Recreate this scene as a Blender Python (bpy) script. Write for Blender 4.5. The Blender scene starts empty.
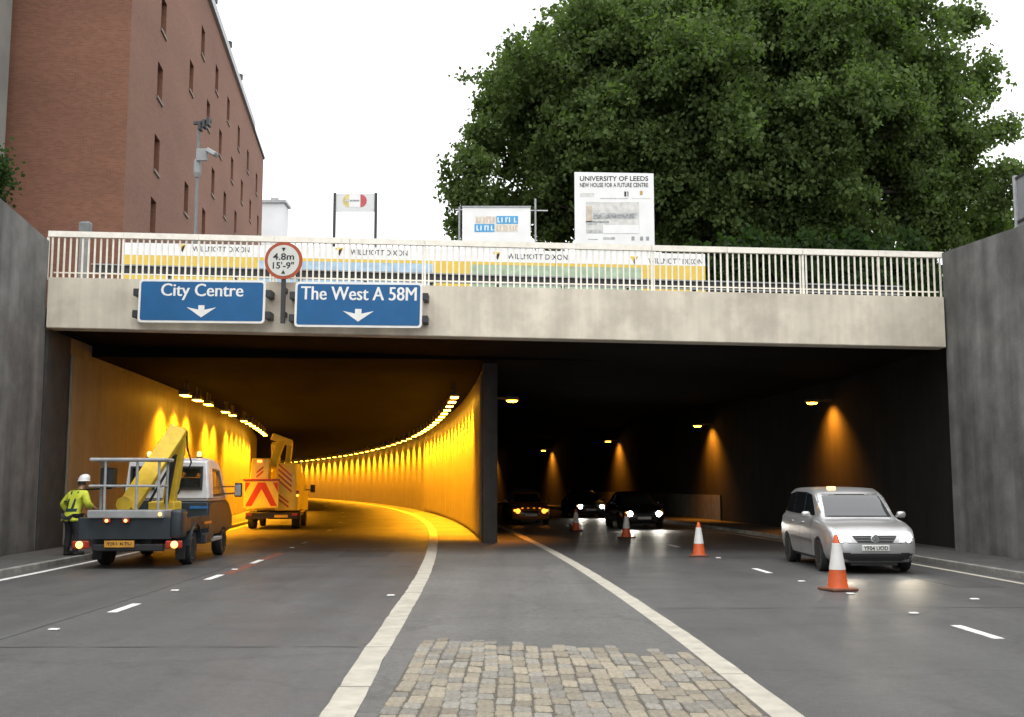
import bpy, bmesh, math, random
import numpy as np
from mathutils import Vector, Matrix
from mathutils.bvhtree import BVHTree
random.seed(7); rng = np.random.default_rng(7)
SC = bpy.context.scene
COL = SC.collection

# ------------------------------------------------------------------ camera
F_PX, CAM_Z, HORIZON = 1100.0, 1.7, 485.0
PITCH = math.atan((HORIZON - 358.5) / F_PX)
cam_d = bpy.data.cameras.new('camera'); cam = bpy.data.objects.new('camera', cam_d); COL.objects.link(cam)
cam.location = (0, 0, CAM_Z); cam.rotation_euler = (math.pi / 2 + PITCH, 0, 0)
cam_d.sensor_width = 36.0; cam_d.lens = F_PX / 1024 * 36.0; cam_d.clip_start = 0.05; cam_d.clip_end = 4000
SC.camera = cam
SC.render.resolution_x, SC.render.resolution_y = 1024, 717

# ------------------------------------------------------------------ light
SUN_EL, SUN_ROT = math.radians(72), math.radians(205)
W = bpy.data.worlds.new('World'); SC.world = W; W.use_nodes = True
nt = W.node_tree; nt.nodes.clear()
sky = nt.nodes.new('ShaderNodeTexSky'); sky.sky_type = 'NISHITA'; sky.sun_disc = False
sky.sun_elevation = SUN_EL; sky.sun_rotation = SUN_ROT
sky.air_density = 1.0; sky.dust_density = 6.0; sky.ozone_density = 1.0
hs = nt.nodes.new('ShaderNodeHueSaturation'); hs.inputs['Saturation'].default_value = 0.12
mixw = nt.nodes.new('ShaderNodeMix'); mixw.data_type = 'RGBA'
mixw.inputs[0].default_value = 0.72                    # the closed cloud layer
mixw.inputs[7].default_value = (12.4, 12.6, 12.8, 1)
bg = nt.nodes.new('ShaderNodeBackground'); bg.inputs['Strength'].default_value = 0.12
wo = nt.nodes.new('ShaderNodeOutputWorld')
nt.links.new(sky.outputs[0], hs.inputs['Color']); nt.links.new(hs.outputs[0], mixw.inputs[6])
nt.links.new(mixw.outputs[2], bg.inputs['Color']); nt.links.new(bg.outputs[0], wo.inputs['Surface'])
sun_d = bpy.data.lights.new('sun', 'SUN'); sun_d.energy = 0.7; sun_d.angle = math.radians(25); sun_d.color = (1, .97, .92)
sun = bpy.data.objects.new('sun', sun_d); COL.objects.link(sun)
sun.rotation_euler = (math.radians(90) - SUN_EL, 0, math.radians(25)); sun.location = (0, -10, 60)
SC.view_settings.view_transform = 'Standard'; SC.view_settings.look = 'None'
SC.view_settings.gamma = 1.0; SC.view_settings.use_curve_mapping = False
SC.view_settings.exposure = 0.62
SC.cycles.use_denoising = True
SC.cycles.max_bounces = 8
SC.cycles.sample_clamp_indirect = 6.0

# ------------------------------------------------------------------ helpers
def at(px, py, Y):
    """point of the place that lies at distance Y under a pixel of the photograph"""
    u = (px - 512) / F_PX; v = (358.5 - py) / F_PX
    c, s = math.cos(PITCH), math.sin(PITCH)
    d = (u, c - v * s, s + v * c); k = Y / d[1]
    return Vector((d[0] * k, Y, CAM_Z + d[2] * k))
def gnd(px, py, z=0.0):
    u = (px - 512) / F_PX; v = (358.5 - py) / F_PX
    c, s = math.cos(PITCH), math.sin(PITCH)
    d = (u, c - v * s, s + v * c); k = (z - CAM_Z) / d[2]
    return Vector((d[0] * k, d[1] * k, z))

MATS = {}
def mat(name, col, rough=0.6, var=0.12, scale=6.0, bump=0.0, bscale=40.0, metal=0.0, spec=0.5,
        rnd=0.0, streak=0.0, sscale=(1.2, 1.2, 0.06), emit=None, estr=0.0, coat=0.0, dirt=None, dscale=.6):
    if name in MATS: return MATS[name]
    m = bpy.data.materials.new(name); m.use_nodes = True; t = m.node_tree
    b = t.nodes['Principled BSDF']; L = t.links.new
    b.inputs['Roughness'].default_value = rough; b.inputs['Metallic'].default_value = metal
    b.inputs['Specular IOR Level'].default_value = spec; b.inputs['Coat Weight'].default_value = coat
    tc = t.nodes.new('ShaderNodeTexCoord')
    geo = t.nodes.new('ShaderNodeNewGeometry')
    co = geo.outputs['Position'] if rnd < 0 or streak > 0 or dirt else tc.outputs['Object']
    n = t.nodes.new('ShaderNodeTexNoise'); n.inputs['Scale'].default_value = scale; n.inputs['Detail'].default_value = 6
    L(co, n.inputs['Vector'])
    mr = t.nodes.new('ShaderNodeMapRange'); mr.inputs['To Min'].default_value = 1 - var * 2; mr.inputs['To Max'].default_value = 1 + var * 2
    mr.inputs['From Min'].default_value = .25; mr.inputs['From Max'].default_value = .75
    L(n.outputs['Fac'], mr.inputs['Value']); fac = mr.outputs[0]
    def mul(a, c):
        q = t.nodes.new('ShaderNodeMath'); q.operation = 'MULTIPLY'; L(a, q.inputs[0]); L(c, q.inputs[1]); return q.outputs[0]
    if streak > 0:
        mp = t.nodes.new('ShaderNodeMapping'); mp.inputs['Scale'].default_value = sscale
        L(geo.outputs['Position'], mp.inputs['Vector'])
        n2 = t.nodes.new('ShaderNodeTexNoise'); n2.inputs['Scale'].default_value = 1.6; n2.inputs['Detail'].default_value = 5
        L(mp.outputs[0], n2.inputs['Vector'])
        m2 = t.nodes.new('ShaderNodeMapRange'); m2.inputs['From Min'].default_value = .3; m2.inputs['From Max'].default_value = .7
        m2.inputs['To Min'].default_value = 1 - streak; m2.inputs['To Max'].default_value = 1 + streak * .6
        L(n2.outputs['Fac'], m2.inputs['Value']); fac = mul(fac, m2.outputs[0])
    if rnd != 0:
        oi = t.nodes.new('ShaderNodeObjectInfo')
        m3 = t.nodes.new('ShaderNodeMapRange'); m3.inputs['To Min'].default_value = 1 - abs(rnd); m3.inputs['To Max'].default_value = 1 + abs(rnd)
        L(oi.outputs['Random'], m3.inputs['Value']); fac = mul(fac, m3.outputs[0])
    vm = t.nodes.new('ShaderNodeVectorMath'); vm.operation = 'SCALE'; vm.inputs[0].default_value = col[:3]
    L(fac, vm.inputs['Scale']); out = vm.outputs[0]
    if dirt:
        nd = t.nodes.new('ShaderNodeTexNoise'); nd.inputs['Scale'].default_value = dscale; nd.inputs['Detail'].default_value = 8
        nd.inputs['Roughness'].default_value = .65
        L(geo.outputs['Position'], nd.inputs['Vector'])
        md = t.nodes.new('ShaderNodeMapRange'); md.inputs['From Min'].default_value = .48; md.inputs['From Max'].default_value = .72
        md.inputs['To Max'].default_value = .75
        L(nd.outputs['Fac'], md.inputs['Value'])
        mx = t.nodes.new('ShaderNodeMix'); mx.data_type = 'RGBA'
        L(md.outputs[0], mx.inputs[0]); L(out, mx.inputs[6]); mx.inputs[7].default_value = (*dirt, 1); out = mx.outputs[2]
    L(out, b.inputs['Base Color'])
    if bump > 0:
        nb = t.nodes.new('ShaderNodeTexNoise'); nb.inputs['Scale'].default_value = bscale; nb.inputs['Detail'].default_value = 4
        L(co, nb.inputs['Vector']); bp = t.nodes.new('ShaderNodeBump'); bp.inputs['Strength'].default_value = bump
        bp.inputs['Distance'].default_value = .02
        L(nb.outputs['Fac'], bp.inputs['Height']); L(bp.outputs[0], b.inputs['Normal'])
    if emit:
        b.inputs['Emission Color'].default_value = (*emit, 1); b.inputs['Emission Strength'].default_value = estr
    MATS[name] = m; return m

def tag(o, label=None, cat=None, group=None, kind=None):
    if label: o['label'] = label
    if cat: o['category'] = cat
    if group: o['group'] = group
    if kind: o['kind'] = kind
    return o
def link(name, data, m=None, parent=None):
    o = bpy.data.objects.new(name, data); COL.objects.link(o)
    if m is not None and data is not None: data.materials.append(m)
    if parent is not None: o.parent = parent
    return o
def empty(name, loc=(0, 0, 0), rz=0.0):
    o = bpy.data.objects.new(name, None); COL.objects.link(o); o.location = loc; o.rotation_euler = (0, 0, rz)
    o.empty_display_size = .2
    return o
def mk(name, bm, m=None, parent=None, smooth=False, ang=40):
    bmesh.ops.recalc_face_normals(bm, faces=bm.faces)
    me = bpy.data.meshes.new(name); bm.to_mesh(me); bm.free()
    if smooth:
        for p in me.polygons: p.use_smooth = True
        me.set_sharp_from_angle(angle=math.radians(ang))
    return link(name, me, m, parent)
def new(): return bmesh.new()
def merge(dst, src):
    me = bpy.data.meshes.new('t'); src.to_mesh(me); src.free(); dst.from_mesh(me); bpy.data.meshes.remove(me)
def box(bm, x0, x1, y0, y1, z0, z1, bev=0.0, seg=2, M=None):
    b = bmesh.new(); bmesh.ops.create_cube(b, size=1)
    for v in b.verts: v.co = Vector(((v.co.x + .5) * (x1 - x0) + x0, (v.co.y + .5) * (y1 - y0) + y0, (v.co.z + .5) * (z1 - z0) + z0))
    if bev > 0: bmesh.ops.bevel(b, geom=b.edges[:], offset=bev, segments=seg, affect='EDGES', profile=.5)
    if M is not None: b.transform(M)
    merge(bm, b); return bm
def bar(bm, a, b_, w, h=None, bev=0.0, up=(0, 0, 1)):
    """rectangular beam from a to b"""
    a, b_ = Vector(a), Vector(b_); h = h or w; d = b_ - a; L = d.length; d.normalize()
    u = Vector(up)
    if abs(d.dot(u)) > .99: u = Vector((0, 1, 0))
    s = d.cross(u).normalized(); u = s.cross(d)
    M = Matrix((( s.x, d.x, u.x, a.x), (s.y, d.y, u.y, a.y), (s.z, d.z, u.z, a.z), (0, 0, 0, 1)))
    return box(bm, -w / 2, w / 2, 0, L, -h / 2, h / 2, bev, 2, M)
def tube(bm, pts, r, n=10):
    pts = [Vector(p) for p in pts]; rs = r if isinstance(r, (list, tuple)) else [r] * len(pts); rings = []
    for i, p in enumerate(pts):
        d = (pts[min(i + 1, len(pts) - 1)] - pts[max(i - 1, 0)]).normalized()
        u = Vector((0, 0, 1)) if abs(d.z) < .9 else Vector((1, 0, 0))
        s = d.cross(u).normalized(); t = s.cross(d)
        rings.append([bm.verts.new(p + (s * math.cos(2 * math.pi * k / n) + t * math.sin(2 * math.pi * k / n)) * rs[i]) for k in range(n)])
    for a, b_ in zip(rings, rings[1:]):
        for k in range(n): bm.faces.new((a[k], a[(k + 1) % n], b_[(k + 1) % n], b_[k]))
    bm.faces.new(rings[0][::-1]); bm.faces.new(rings[-1]); return bm
def lathe(bm, prof, n=20, M=None):
    """prof: (radius, height) list about z"""
    b = bmesh.new(); rings = []
    for r, z in prof:
        rings.append([b.verts.new((r * math.cos(2 * math.pi * k / n), r * math.sin(2 * math.pi * k / n), z)) for k in range(n)] if r > 1e-5 else [b.verts.new((0, 0, z))])
    for a, c in zip(rings, rings[1:]):
        for k in range(n):
            k2 = (k + 1) % n
            if len(a) == 1 and len(c) == 1: continue
            if len(a) == 1: b.faces.new((a[0], c[k2], c[k]))
            elif len(c) == 1: b.faces.new((a[k], a[k2], c[0]))
            else: b.faces.new((a[k], a[k2], c[k2], c[k]))
    if len(rings[0]) > 1: b.faces.new(rings[0][::-1])
    if len(rings[-1]) > 1: b.faces.new(rings[-1])
    if M is not None: b.transform(M)
    merge(bm, b); return bm
def prism(bm, poly, h, M=None):
    """poly in x,z; thickness h along y (from 0 to h)"""
    b = bmesh.new(); A = [b.verts.new((x, 0, z)) for x, z in poly]; B = [b.verts.new((x, h, z)) for x, z in poly]
    b.faces.new(A); b.faces.new(B[::-1]); n = len(poly)
    for i in range(n): b.faces.new((A[i], B[i], B[(i + 1) % n], A[(i + 1) % n]))
    if M is not None: b.transform(M)
    merge(bm, b); return bm
def rrect(w, h, r, n=5):
    out = []
    for cx, cz, a0 in ((w / 2 - r, h / 2 - r, 0), (-w / 2 + r, h / 2 - r, 90), (-w / 2 + r, -h / 2 + r, 180), (w / 2 - r, -h / 2 + r, 270)):
        for k in range(n + 1):
            a = math.radians(a0 + 90 * k / n); out.append((cx + r * math.cos(a), cz + r * math.sin(a)))
    return out
def T(x=0, y=0, z=0): return Matrix.Translation((x, y, z))
def text_bm(s, width=None, height=None, thick=.004, bold=0.0):
    """lettering standing in the x,z plane facing -y, centred on the origin"""
    cu = bpy.data.curves.new('t', 'FONT'); cu.body = s; cu.size = 1; cu.extrude = 0.0; cu.offset = bold; cu.resolution_u = 3
    o = bpy.data.objects.new('t', cu); COL.objects.link(o)
    bpy.context.view_layer.update()
    me = bpy.data.meshes.new_from_object(o.evaluated_get(bpy.context.evaluated_depsgraph_get()))
    bpy.data.objects.remove(o); bpy.data.curves.remove(cu)
    b = bmesh.new(); b.from_mesh(me); bpy.data.meshes.remove(me)
    xs = [v.co.x for v in b.verts]; ys = [v.co.y for v in b.verts]
    cx, cy = (min(xs) + max(xs)) / 2, (min(ys) + max(ys)) / 2; w, h = max(xs) - min(xs), max(ys) - min(ys)
    kz = height / h if height else width / w; kx = width / w if width else kz
    for v in b.verts: v.co = Vector(((v.co.x - cx) * kx, 0, (v.co.y - cy) * kz))
    g = bmesh.ops.extrude_face_region(b, geom=b.faces[:])
    for e in g['geom']:
        if isinstance(e, bmesh.types.BMVert): e.co.y += thick
    return b
def bmT(b, M): b.transform(M); return b
def dup(o, parent=None):
    c = o.copy(); COL.objects.link(c); c.parent = parent
    for ch in list(o.children): dup(ch, c)
    return c
def apply_mods(o):
    bpy.context.view_layer.update()
    me = bpy.data.meshes.new_from_object(o.evaluated_get(bpy.context.evaluated_depsgraph_get()))
    o.modifiers.clear(); old = o.data; o.data = me; bpy.data.meshes.remove(old)

# the road's arc: the face of the wall between the tunnels, and lines parallel to it
def M0(y): return -0.65 - 0.06 * (y - 30) - (y - 30) ** 2 / 700.0
def slope(y): return -0.06 - (y - 30) / 350.0
def P(y, off, z=0.0):
    s = slope(y); k = math.hypot(1, s)
    return Vector((M0(y) + off / k, y - off * s / k, z))
def heading(y): return math.atan2(-slope(y), 1.0)     # rotation about z that turns +y along the road
def ribbon(bm, ys, fa, fb):
    A = [bm.verts.new(fa(y)) for y in ys]; B = [bm.verts.new(fb(y)) for y in ys]
    for i in range(len(ys) - 1): bm.faces.new((A[i], B[i], B[i + 1], A[i + 1]))
def slab_along(bm, ys, o0, o1, z0, z1):
    """a solid with a rectangular section that follows the road"""
    zf = z1 if callable(z1) else (lambda y: z1)
    R = [[bm.verts.new(P(y, o, z)) for o, z in ((o0, z0), (o1, z0), (o1, zf(y)), (o0, zf(y)))] for y in ys]
    for a, b_ in zip(R, R[1:]):
        for k in range(4): bm.faces.new((a[k], a[(k + 1) % 4], b_[(k + 1) % 4], b_[k]))
    bm.faces.new(R[0][::-1]); bm.faces.new(R[-1])
def frange(a, b, s):
    n = max(1, round((b - a) / s)); return [a + (b - a) * i / n for i in range(n + 1)]
# ------------------------------------------------------------------ materials
def asphalt_mat(name, base, rough, crack=.16):
    m = bpy.data.materials.new(name); m.use_nodes = True; t = m.node_tree; b = t.nodes['Principled BSDF']; L = t.links.new; N = t.nodes.new
    g = N('ShaderNodeNewGeometry'); pos = g.outputs['Position']
    def noise(scale, detail, vec=pos, lo=.3, hi=.7, a=0., z=1., rgh=.6):
        n = N('ShaderNodeTexNoise'); n.inputs['Scale'].default_value = scale; n.inputs['Detail'].default_value = detail; n.inputs['Roughness'].default_value = rgh; L(vec, n.inputs['Vector'])
        r = N('ShaderNodeMapRange'); r.inputs['From Min'].default_value = lo; r.inputs['From Max'].default_value = hi; r.inputs['To Min'].default_value = a; r.inputs['To Max'].default_value = z; L(n.outputs['Fac'], r.inputs['Value']); return r.outputs[0]
    def mul(a, c):
        q = N('ShaderNodeMath'); q.operation = 'MULTIPLY'; L(a, q.inputs[0]); L(c, q.inputs[1]); return q.outputs[0]
    mp = N('ShaderNodeMapping'); mp.inputs['Scale'].default_value = (1.0, .035, 1); L(pos, mp.inputs['Vector'])
    f = mul(noise(1.1, 3, mp.outputs[0], .3, .7, .80, 1.18), noise(.35, 5, pos, .3, .7, .84, 1.14))
    f = mul(f, noise(55, 2, pos, .3, .7, .72, 1.28)); f = mul(f, noise(13, 4, pos, .3, .7, .80, 1.20))
    # cracks and dark drips
    v = N('ShaderNodeTexVoronoi'); v.feature = 'DISTANCE_TO_EDGE'; v.inputs['Scale'].default_value = .33
    wn = N('ShaderNodeTexNoise'); wn.inputs['Scale'].default_value = 1.7; wn.inputs['Detail'].default_value = 6; L(pos, wn.inputs['Vector'])
    va = N('ShaderNodeVectorMath'); va.operation = 'MULTIPLY_ADD'; va.inputs[1].default_value = (1.1, 1.1, 0); L(wn.outputs['Color'], va.inputs[0]); L(pos, va.inputs[2]); L(va.outputs[0], v.inputs['Vector'])
    cr = N('ShaderNodeMapRange'); cr.inputs['From Min'].default_value = .004; cr.inputs['From Max'].default_value = .016; cr.inputs['To Min'].default_value = 1 - crack; L(v.outputs['Distance'], cr.inputs['Value'])
    f = mul(f, cr.outputs[0]); f = mul(f, noise(.8, 7, pos, .60, .74, 1.0, .72, .7))
    sc = N('ShaderNodeVectorMath'); sc.operation = 'SCALE'; sc.inputs[0].default_value = base; L(f, sc.inputs['Scale']); L(sc.outputs[0], b.inputs['Base Color'])
    L(noise(.5, 4, pos, .3, .7, rough - .07, rough + .09), b.inputs['Roughness']); b.inputs['Specular IOR Level'].default_value = .5
    nb = N('ShaderNodeTexNoise'); nb.inputs['Scale'].default_value = 130; nb.inputs['Detail'].default_value = 3; L(pos, nb.inputs['Vector'])
    bp = N('ShaderNodeBump'); bp.inputs['Strength'].default_value = .35; bp.inputs['Distance'].default_value = .012; L(nb.outputs['Fac'], bp.inputs['Height']); L(bp.outputs[0], b.inputs['Normal'])
    MATS[name] = m; return m
asphalt = asphalt_mat('asphalt', (.074, .073, .072), .50)
asphalt2 = asphalt_mat('island_asphalt', (.110, .106, .099), .72, .2)
pave = mat('footway', (.075, .073, .07), .85, .15, 3, .3, 90, dirt=(.05, .048, .045))
kerbm = mat('kerb_stone', (.22, .21, .19), .8, .15, 4, .2, 60, rnd=.12)
paint = mat('road_paint', (.43, .40, .335), .7, .08, 5, .2, 120, dirt=(.27, .25, .21), dscale=3)
paint2 = mat('bright_road_paint', (.72, .71, .68), .7, .08, 5, .2, 120, dirt=(.40, .39, .36), dscale=7)
conc = mat('retaining_concrete', (.148, .145, .139), .9, .18, 1.6, .4, 22, streak=.42, sscale=(1.1, 1.1, .07), dirt=(.055, .053, .05), dscale=.42)
fasc = mat('fascia_concrete', (.67, .605, .49), .85, .06, 1.5, .15, 30, streak=.17, sscale=(2.0, 2.0, .16), dirt=(.38, .335, .27), dscale=.55)
shade_conc = mat('shaded_concrete', (.05, .048, .045), .95, .15, 2)  # concrete darkened to hold the shade under the bridge deck
clad = mat('tunnel_cladding', (.215, .19, .145), .55, .06, 2, streak=.22, sscale=(1.6, 1.6, .05), rnd=.05)
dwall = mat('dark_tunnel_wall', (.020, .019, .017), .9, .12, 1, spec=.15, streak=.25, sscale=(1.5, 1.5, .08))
dado = mat('tunnel_dado', (.09, .09, .07), .7, .15, 2, streak=.4, sscale=(2.5, 2.5, .05))
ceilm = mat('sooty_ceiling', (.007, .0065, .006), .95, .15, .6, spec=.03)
white_steel = mat('white_painted_steel', (.84, .80, .70), .5, .05, 6, dirt=(.68, .62, .52), dscale=2.5)
dark_steel = mat('dark_steel', (.03, .03, .032), .5, .1, 8)
grey_steel = mat('galvanised_steel', (.32, .33, .34), .45, .1, 12, metal=.6)
soil = mat('street_ground', (.09, .085, .075), .9, .2, .5, .3, 8)

# ------------------------------------------------------------------ the setting
bm = new()
v = [bm.verts.new((x, y, -.3)) for x, y in ((-1500, -1500), (1500, -1500), (1500, 1500), (-1500, 1500))]; bm.faces.new(v)
tag(mk('ground', bm, soil), kind='structure')

YS = frange(-80, 220, 3)
bm = new(); ribbon(bm, YS, lambda y: P(y, -11.4), lambda y: P(y, 12.2))
road = tag(mk('road', bm, asphalt), kind='structure')
bm = new(); ribbon(bm, [-79.9, -180], lambda y: P(y, -11.4, (-79.9 - y) * .062 + .005), lambda y: P(y, 12.2, (-79.9 - y) * .062 + .005))  # unseen climbing road, added behind the camera to block low sky light
tag(mk('sky_block_ramp', bm, asphalt), kind='structure')
# street level above and beside the cutting
ST = 6.2
bm = new()
ribbon(bm, frange(-80, 27.3, 3), lambda y: Vector((-300, P(y, -11.5).y, ST)), lambda y: P(y, -11.5, ST))
ribbon(bm, frange(-80, 27.3, 3), lambda y: P(y, 11.8, ST), lambda y: Vector((300, P(y, 11.7).y, ST)))
ribbon(bm, frange(27.75, 300, 30), lambda y: Vector((-300, y, ST)), lambda y: Vector((300, y, ST)))
tag(mk('street', bm, soil), kind='structure')
# footways with kerbs
for nm, o_kerb, o_wall in (('left_pavement', -9.3, -11.05), ('right_pavement', 9.42, 11.8)):
    s = 1 if o_wall > 0 else -1
    bm = new(); slab_along(bm, frange(-40, 200, 4), o_kerb + s * .13, o_wall, .0, .115)
    pv = tag(mk(nm, bm, pave), kind='structure')
    kb = None
    for y in frange(8, 60, .92)[:-1]:
        if kb is None:
            bm = new(); box(bm, -.062, .062, 0, .91, -.05, .125, .012, 1); kb = mk('kerb_stone', bm, kerbm, pv); k = kb
        else: k = link('kerb_stone', kb.data, None, pv)
        k.location = P(y, o_kerb + s * .062); k.rotation_euler = (0, 0, heading(y))
    bm = new(); slab_along(bm, frange(60, 200, 4), o_kerb, o_kerb + s * .125, 0, .123); mk('far_kerb', bm, kerbm, pv)

# painted lines
def line_off(tab):
    return lambda y: float(np.interp(y, [a for a, _ in tab], [b for _, b in tab]))
lo = line_off([(3, -1.12), (8, -1.25), (11, -1.36), (15, -1.42), (31, -1.5), (48, -1.4), (200, -1.4)])
ro = line_off([(3, 2.2), (8, 2.05), (12, 1.97), (19, 1.79), (34, 1.47), (60, 1.4), (200, 1.4)])
def line(name, ys, off, w, z, m, wob=.0):
    bm = new(); R = []
    for y in ys:
        a, b_ = random.uniform(-wob, wob), random.uniform(-wob, wob)
        R.append([bm.verts.new(P(y, off(y) + d, zz)) for d, zz in ((-w / 2 + a, 0.001), (w / 2 + b_, 0.001), (w / 2 + b_, z), (-w / 2 + a, z))])
    for a, b_ in zip(R, R[1:]):
        for k in range(4): bm.faces.new((a[k], a[(k + 1) % 4], b_[(k + 1) % 4], b_[k]))
    bm.faces.new(R[0][::-1]); bm.faces.new(R[-1])
    return mk(name, bm, m, road)
# the wide pale line beside the island is laid in lengths with small breaks between them
cuts = [3.0, 7.1, 9.55, 11.85, 14.6, 17.75, 21.5, 26, 31, 37, 44, 52, 62, 75, 90, 110, 140, 200]
for a, b_ in zip(cuts, cuts[1:]):
    line('edge_line', frange(a, b_ - .035, .35 if a < 30 else 2), lo, .26, .012, paint, .009 if a < 30 else 0)
cuts = [3.0, 10.2, 19.2, 19.9, 34, 60, 100, 150, 200]
for a, b_ in zip(cuts, cuts[1:]):
    line('edge_line', frange(a, b_ - .03, .35 if a < 30 else 2), ro, .25, .006, paint, .008 if a < 30 else 0)
line('edge_line', frange(-20, 30, 2), lambda y: -8.98, .13, .006, paint2, .004)
line('edge_line', frange(30.1, 200, 3), lambda y: -9.1, .12, .006, paint)
line('edge_line', frange(-20, 30, 2), lambda y: 9.02, .13, .006, paint, .006)
line('edge_line', frange(30.1, 200, 3), lambda y: 9.05, .12, .006, paint)
for y in (7.2, 15.15, 20.35, 24.6, 33, 42, 51, 60, 69, 78, 87, 96, 105, 114): line('lane_dash', [y, y + .5, y + 1.1], lambda q: -5.3, .13, .006, paint2 if y < 30 else paint, .004)
for y in (3.6, 12.45, 21.5, 30.4, 39.4, 48.4, 57.4, 66, 75): line('lane_dash', [y, y + .5, y + 1.15], lambda q: 5.45 if q < 15 else 5.25, .13, .006, paint2, .004)
stud = None
for (y, o) in ((13.3, -5.35), (18.2, -5.3), (22.7, -5.3), (9.5, 5.5), (17.4, 5.42), (19.6, 5.3), (16.55, 7.0), (14.8, 5.4), (25.8, 5.25), (17.3, -1.75), (30.6, -5.3)):
    if stud is None:
        bm = new(); box(bm, -.06, .06, -.05, .05, .002, .022, .01, 1); stud = mk('road_stud', bm, paint2, road); s_ = stud
    else: s_ = link('road_stud', stud.data, None, road)
    s_.location = P(y, o)
# construction joints, repairs and a gully grate
tar = mat('tar_seam', (.05, .05, .05), .55, .2, 6); patch_m = asphalt_mat('repair_asphalt', (.052, .052, .053), .55, .1)
for y in (11.9, 23.5):
    bm = new(); ribbon(bm, frange(-8.9, lo(y) - .2, .4), lambda o, y=y: P(y + .02 * math.sin(o * 5), o, .0035), lambda o, y=y: P(y + .03 + .02 * math.sin(o * 6), o, .0035)); mk('tar_seam', bm, tar, road)
for y in (15.5, 26.0):
    bm = new(); ribbon(bm, frange(ro(y) + .2, 8.9, .4), lambda o, y=y: P(y + .02 * math.sin(o * 5), o, .0035), lambda o, y=y: P(y + .03 + .02 * math.sin(o * 6), o, .0035)); mk('tar_seam', bm, tar, road)
line('tar_seam', frange(6, 33, .6), lambda y: -5.62, .03, .0035, tar, .012)
for y0, y1, o, w_ in ((18.5, 22.4, 8.0, .8), (26.6, 29.5, -3.1, 1.2)):
    line('road_patch', frange(y0, y1, .5), lambda q, o=o: o, w_, .003, patch_m, .015)
for o in (-9.12, 9.2):
    bm = new(); box(bm, -.17, .17, -.22, .22, .002, .007)
    for k in range(6): box(bm, -.15, .15, -.20 + k * .068, -.165 + k * .068, .007, .012)
    q_ = mk('gully_grate', bm, mat('cast_iron', (.02, .02, .021), .6, .1, 8), road); q_.location = P(18.6, o); q_.rotation_euler = (0, 0, heading(18.6))
# worn reddish marks between the lanes and a pale repair by the middle line
old_red = mat('faded_red_marking', (.16, .055, .035), .8, .25, 9)
for y0, y1, o in ((21.6, 24.4, -5.25), (25.9, 28.2, -5.25)):
    line('faded_marking', [y0, (y0 + y1) / 2, y1], lambda q, o=o: o, .22, .004, old_red, .03)

# the island between the carriageways
bm = new(); ribbon(bm, frange(3, 34.2, .8), lambda y: P(y, lo(y) + .136, .02), lambda y: P(y, ro(y) - .129, .02))
g = bmesh.ops.extrude_face_region(bm, geom=bm.faces[:])
for e in g['geom']:
    if isinstance(e, bmesh.types.BMVert): e.co.z = -.05
island = tag(mk('median_island', bm, asphalt2), kind='structure')
# stone setts
sett_m = [mat('sett_a', (.245, .215, .165), .85, .13, 5, .45, 30, rnd=.22), mat('sett_b', (.225, .21, .18), .85, .13, 5, .45, 30, rnd=.22),
          mat('sett_c', (.27, .235, .175), .85, .13, 5, .45, 30, rnd=.2)]
def sett_mesh():
    b = bmesh.new(); bmesh.ops.create_cube(b, size=1)
    for v in b.verts:
        v.co.x += random.uniform(-.05, .05); v.co.y += random.uniform(-.05, .05)
        if v.co.z > 0: v.co.z += random.uniform(-.06, .06)
    top = [e for e in b.edges if any(v.co.z > 0 for v in e.verts)]
    bmesh.ops.bevel(b, geom=top, offset=.10, segments=1, affect='EDGES')
    me = bpy.data.meshes.new('sett'); b.to_mesh(me); b.free(); return me
sett_meshes = [(sett_mesh(), m) for m in sett_m for _ in range(4)]
for me, m in sett_meshes: me.materials.append(m)
bm = new(); ribbon(bm, frange(2.9, 11.15, .7), lambda y: Vector((-.98, y, .0235)), lambda y: Vector((P(y, ro(y) - .14).x, y - .0, .0235)))
mk('sett_bedding', bm, mat('sett_joint', (.095, .084, .066), .95, .2, 30), island)
ncol = 20; rest = new(); count = 0
for c in range(ncol):
    y = 3.0 + random.uniform(0, .3)
    while True:
        L = random.choice((.2, .24, .27, .3, .36, .42)) * (1.0 if c > 5 else .9)
        xa = -.97; xb = P(y, ro(y) - .15).x - .02
        wd = (xb - xa) / ncol; x = xa + (c + .5) * wd
        ymax = 12.25 - .95 * (c / ncol) + .12 * math.sin(c * 1.9)
        if y + L > ymax + .15: break
        xx = x + .012 * math.sin(y * 2.1 + c); sz = (wd * random.uniform(.90, 1.0), L * random.uniform(.93, .99), .075)
        zt = random.uniform(-.004, .006)
        if y + L > 7.72:
            me, m = random.choice(sett_meshes); o = link('sett', me, None, island)
            o.location = (xx, y + L / 2, -.006 + zt); o.scale = sz; o.rotation_euler = (random.uniform(-.02, .02), random.uniform(-.02, .02), random.uniform(-.035, .035)); count += 1
        else: box(rest, xx - sz[0] / 2, xx + sz[0] / 2, y, y + sz[1], -.05, .038 + zt, .012, 1)
        y += L
tag(mk('setts_underfoot', rest, sett_m[0], island), kind='stuff')
print('setts', count)

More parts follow.
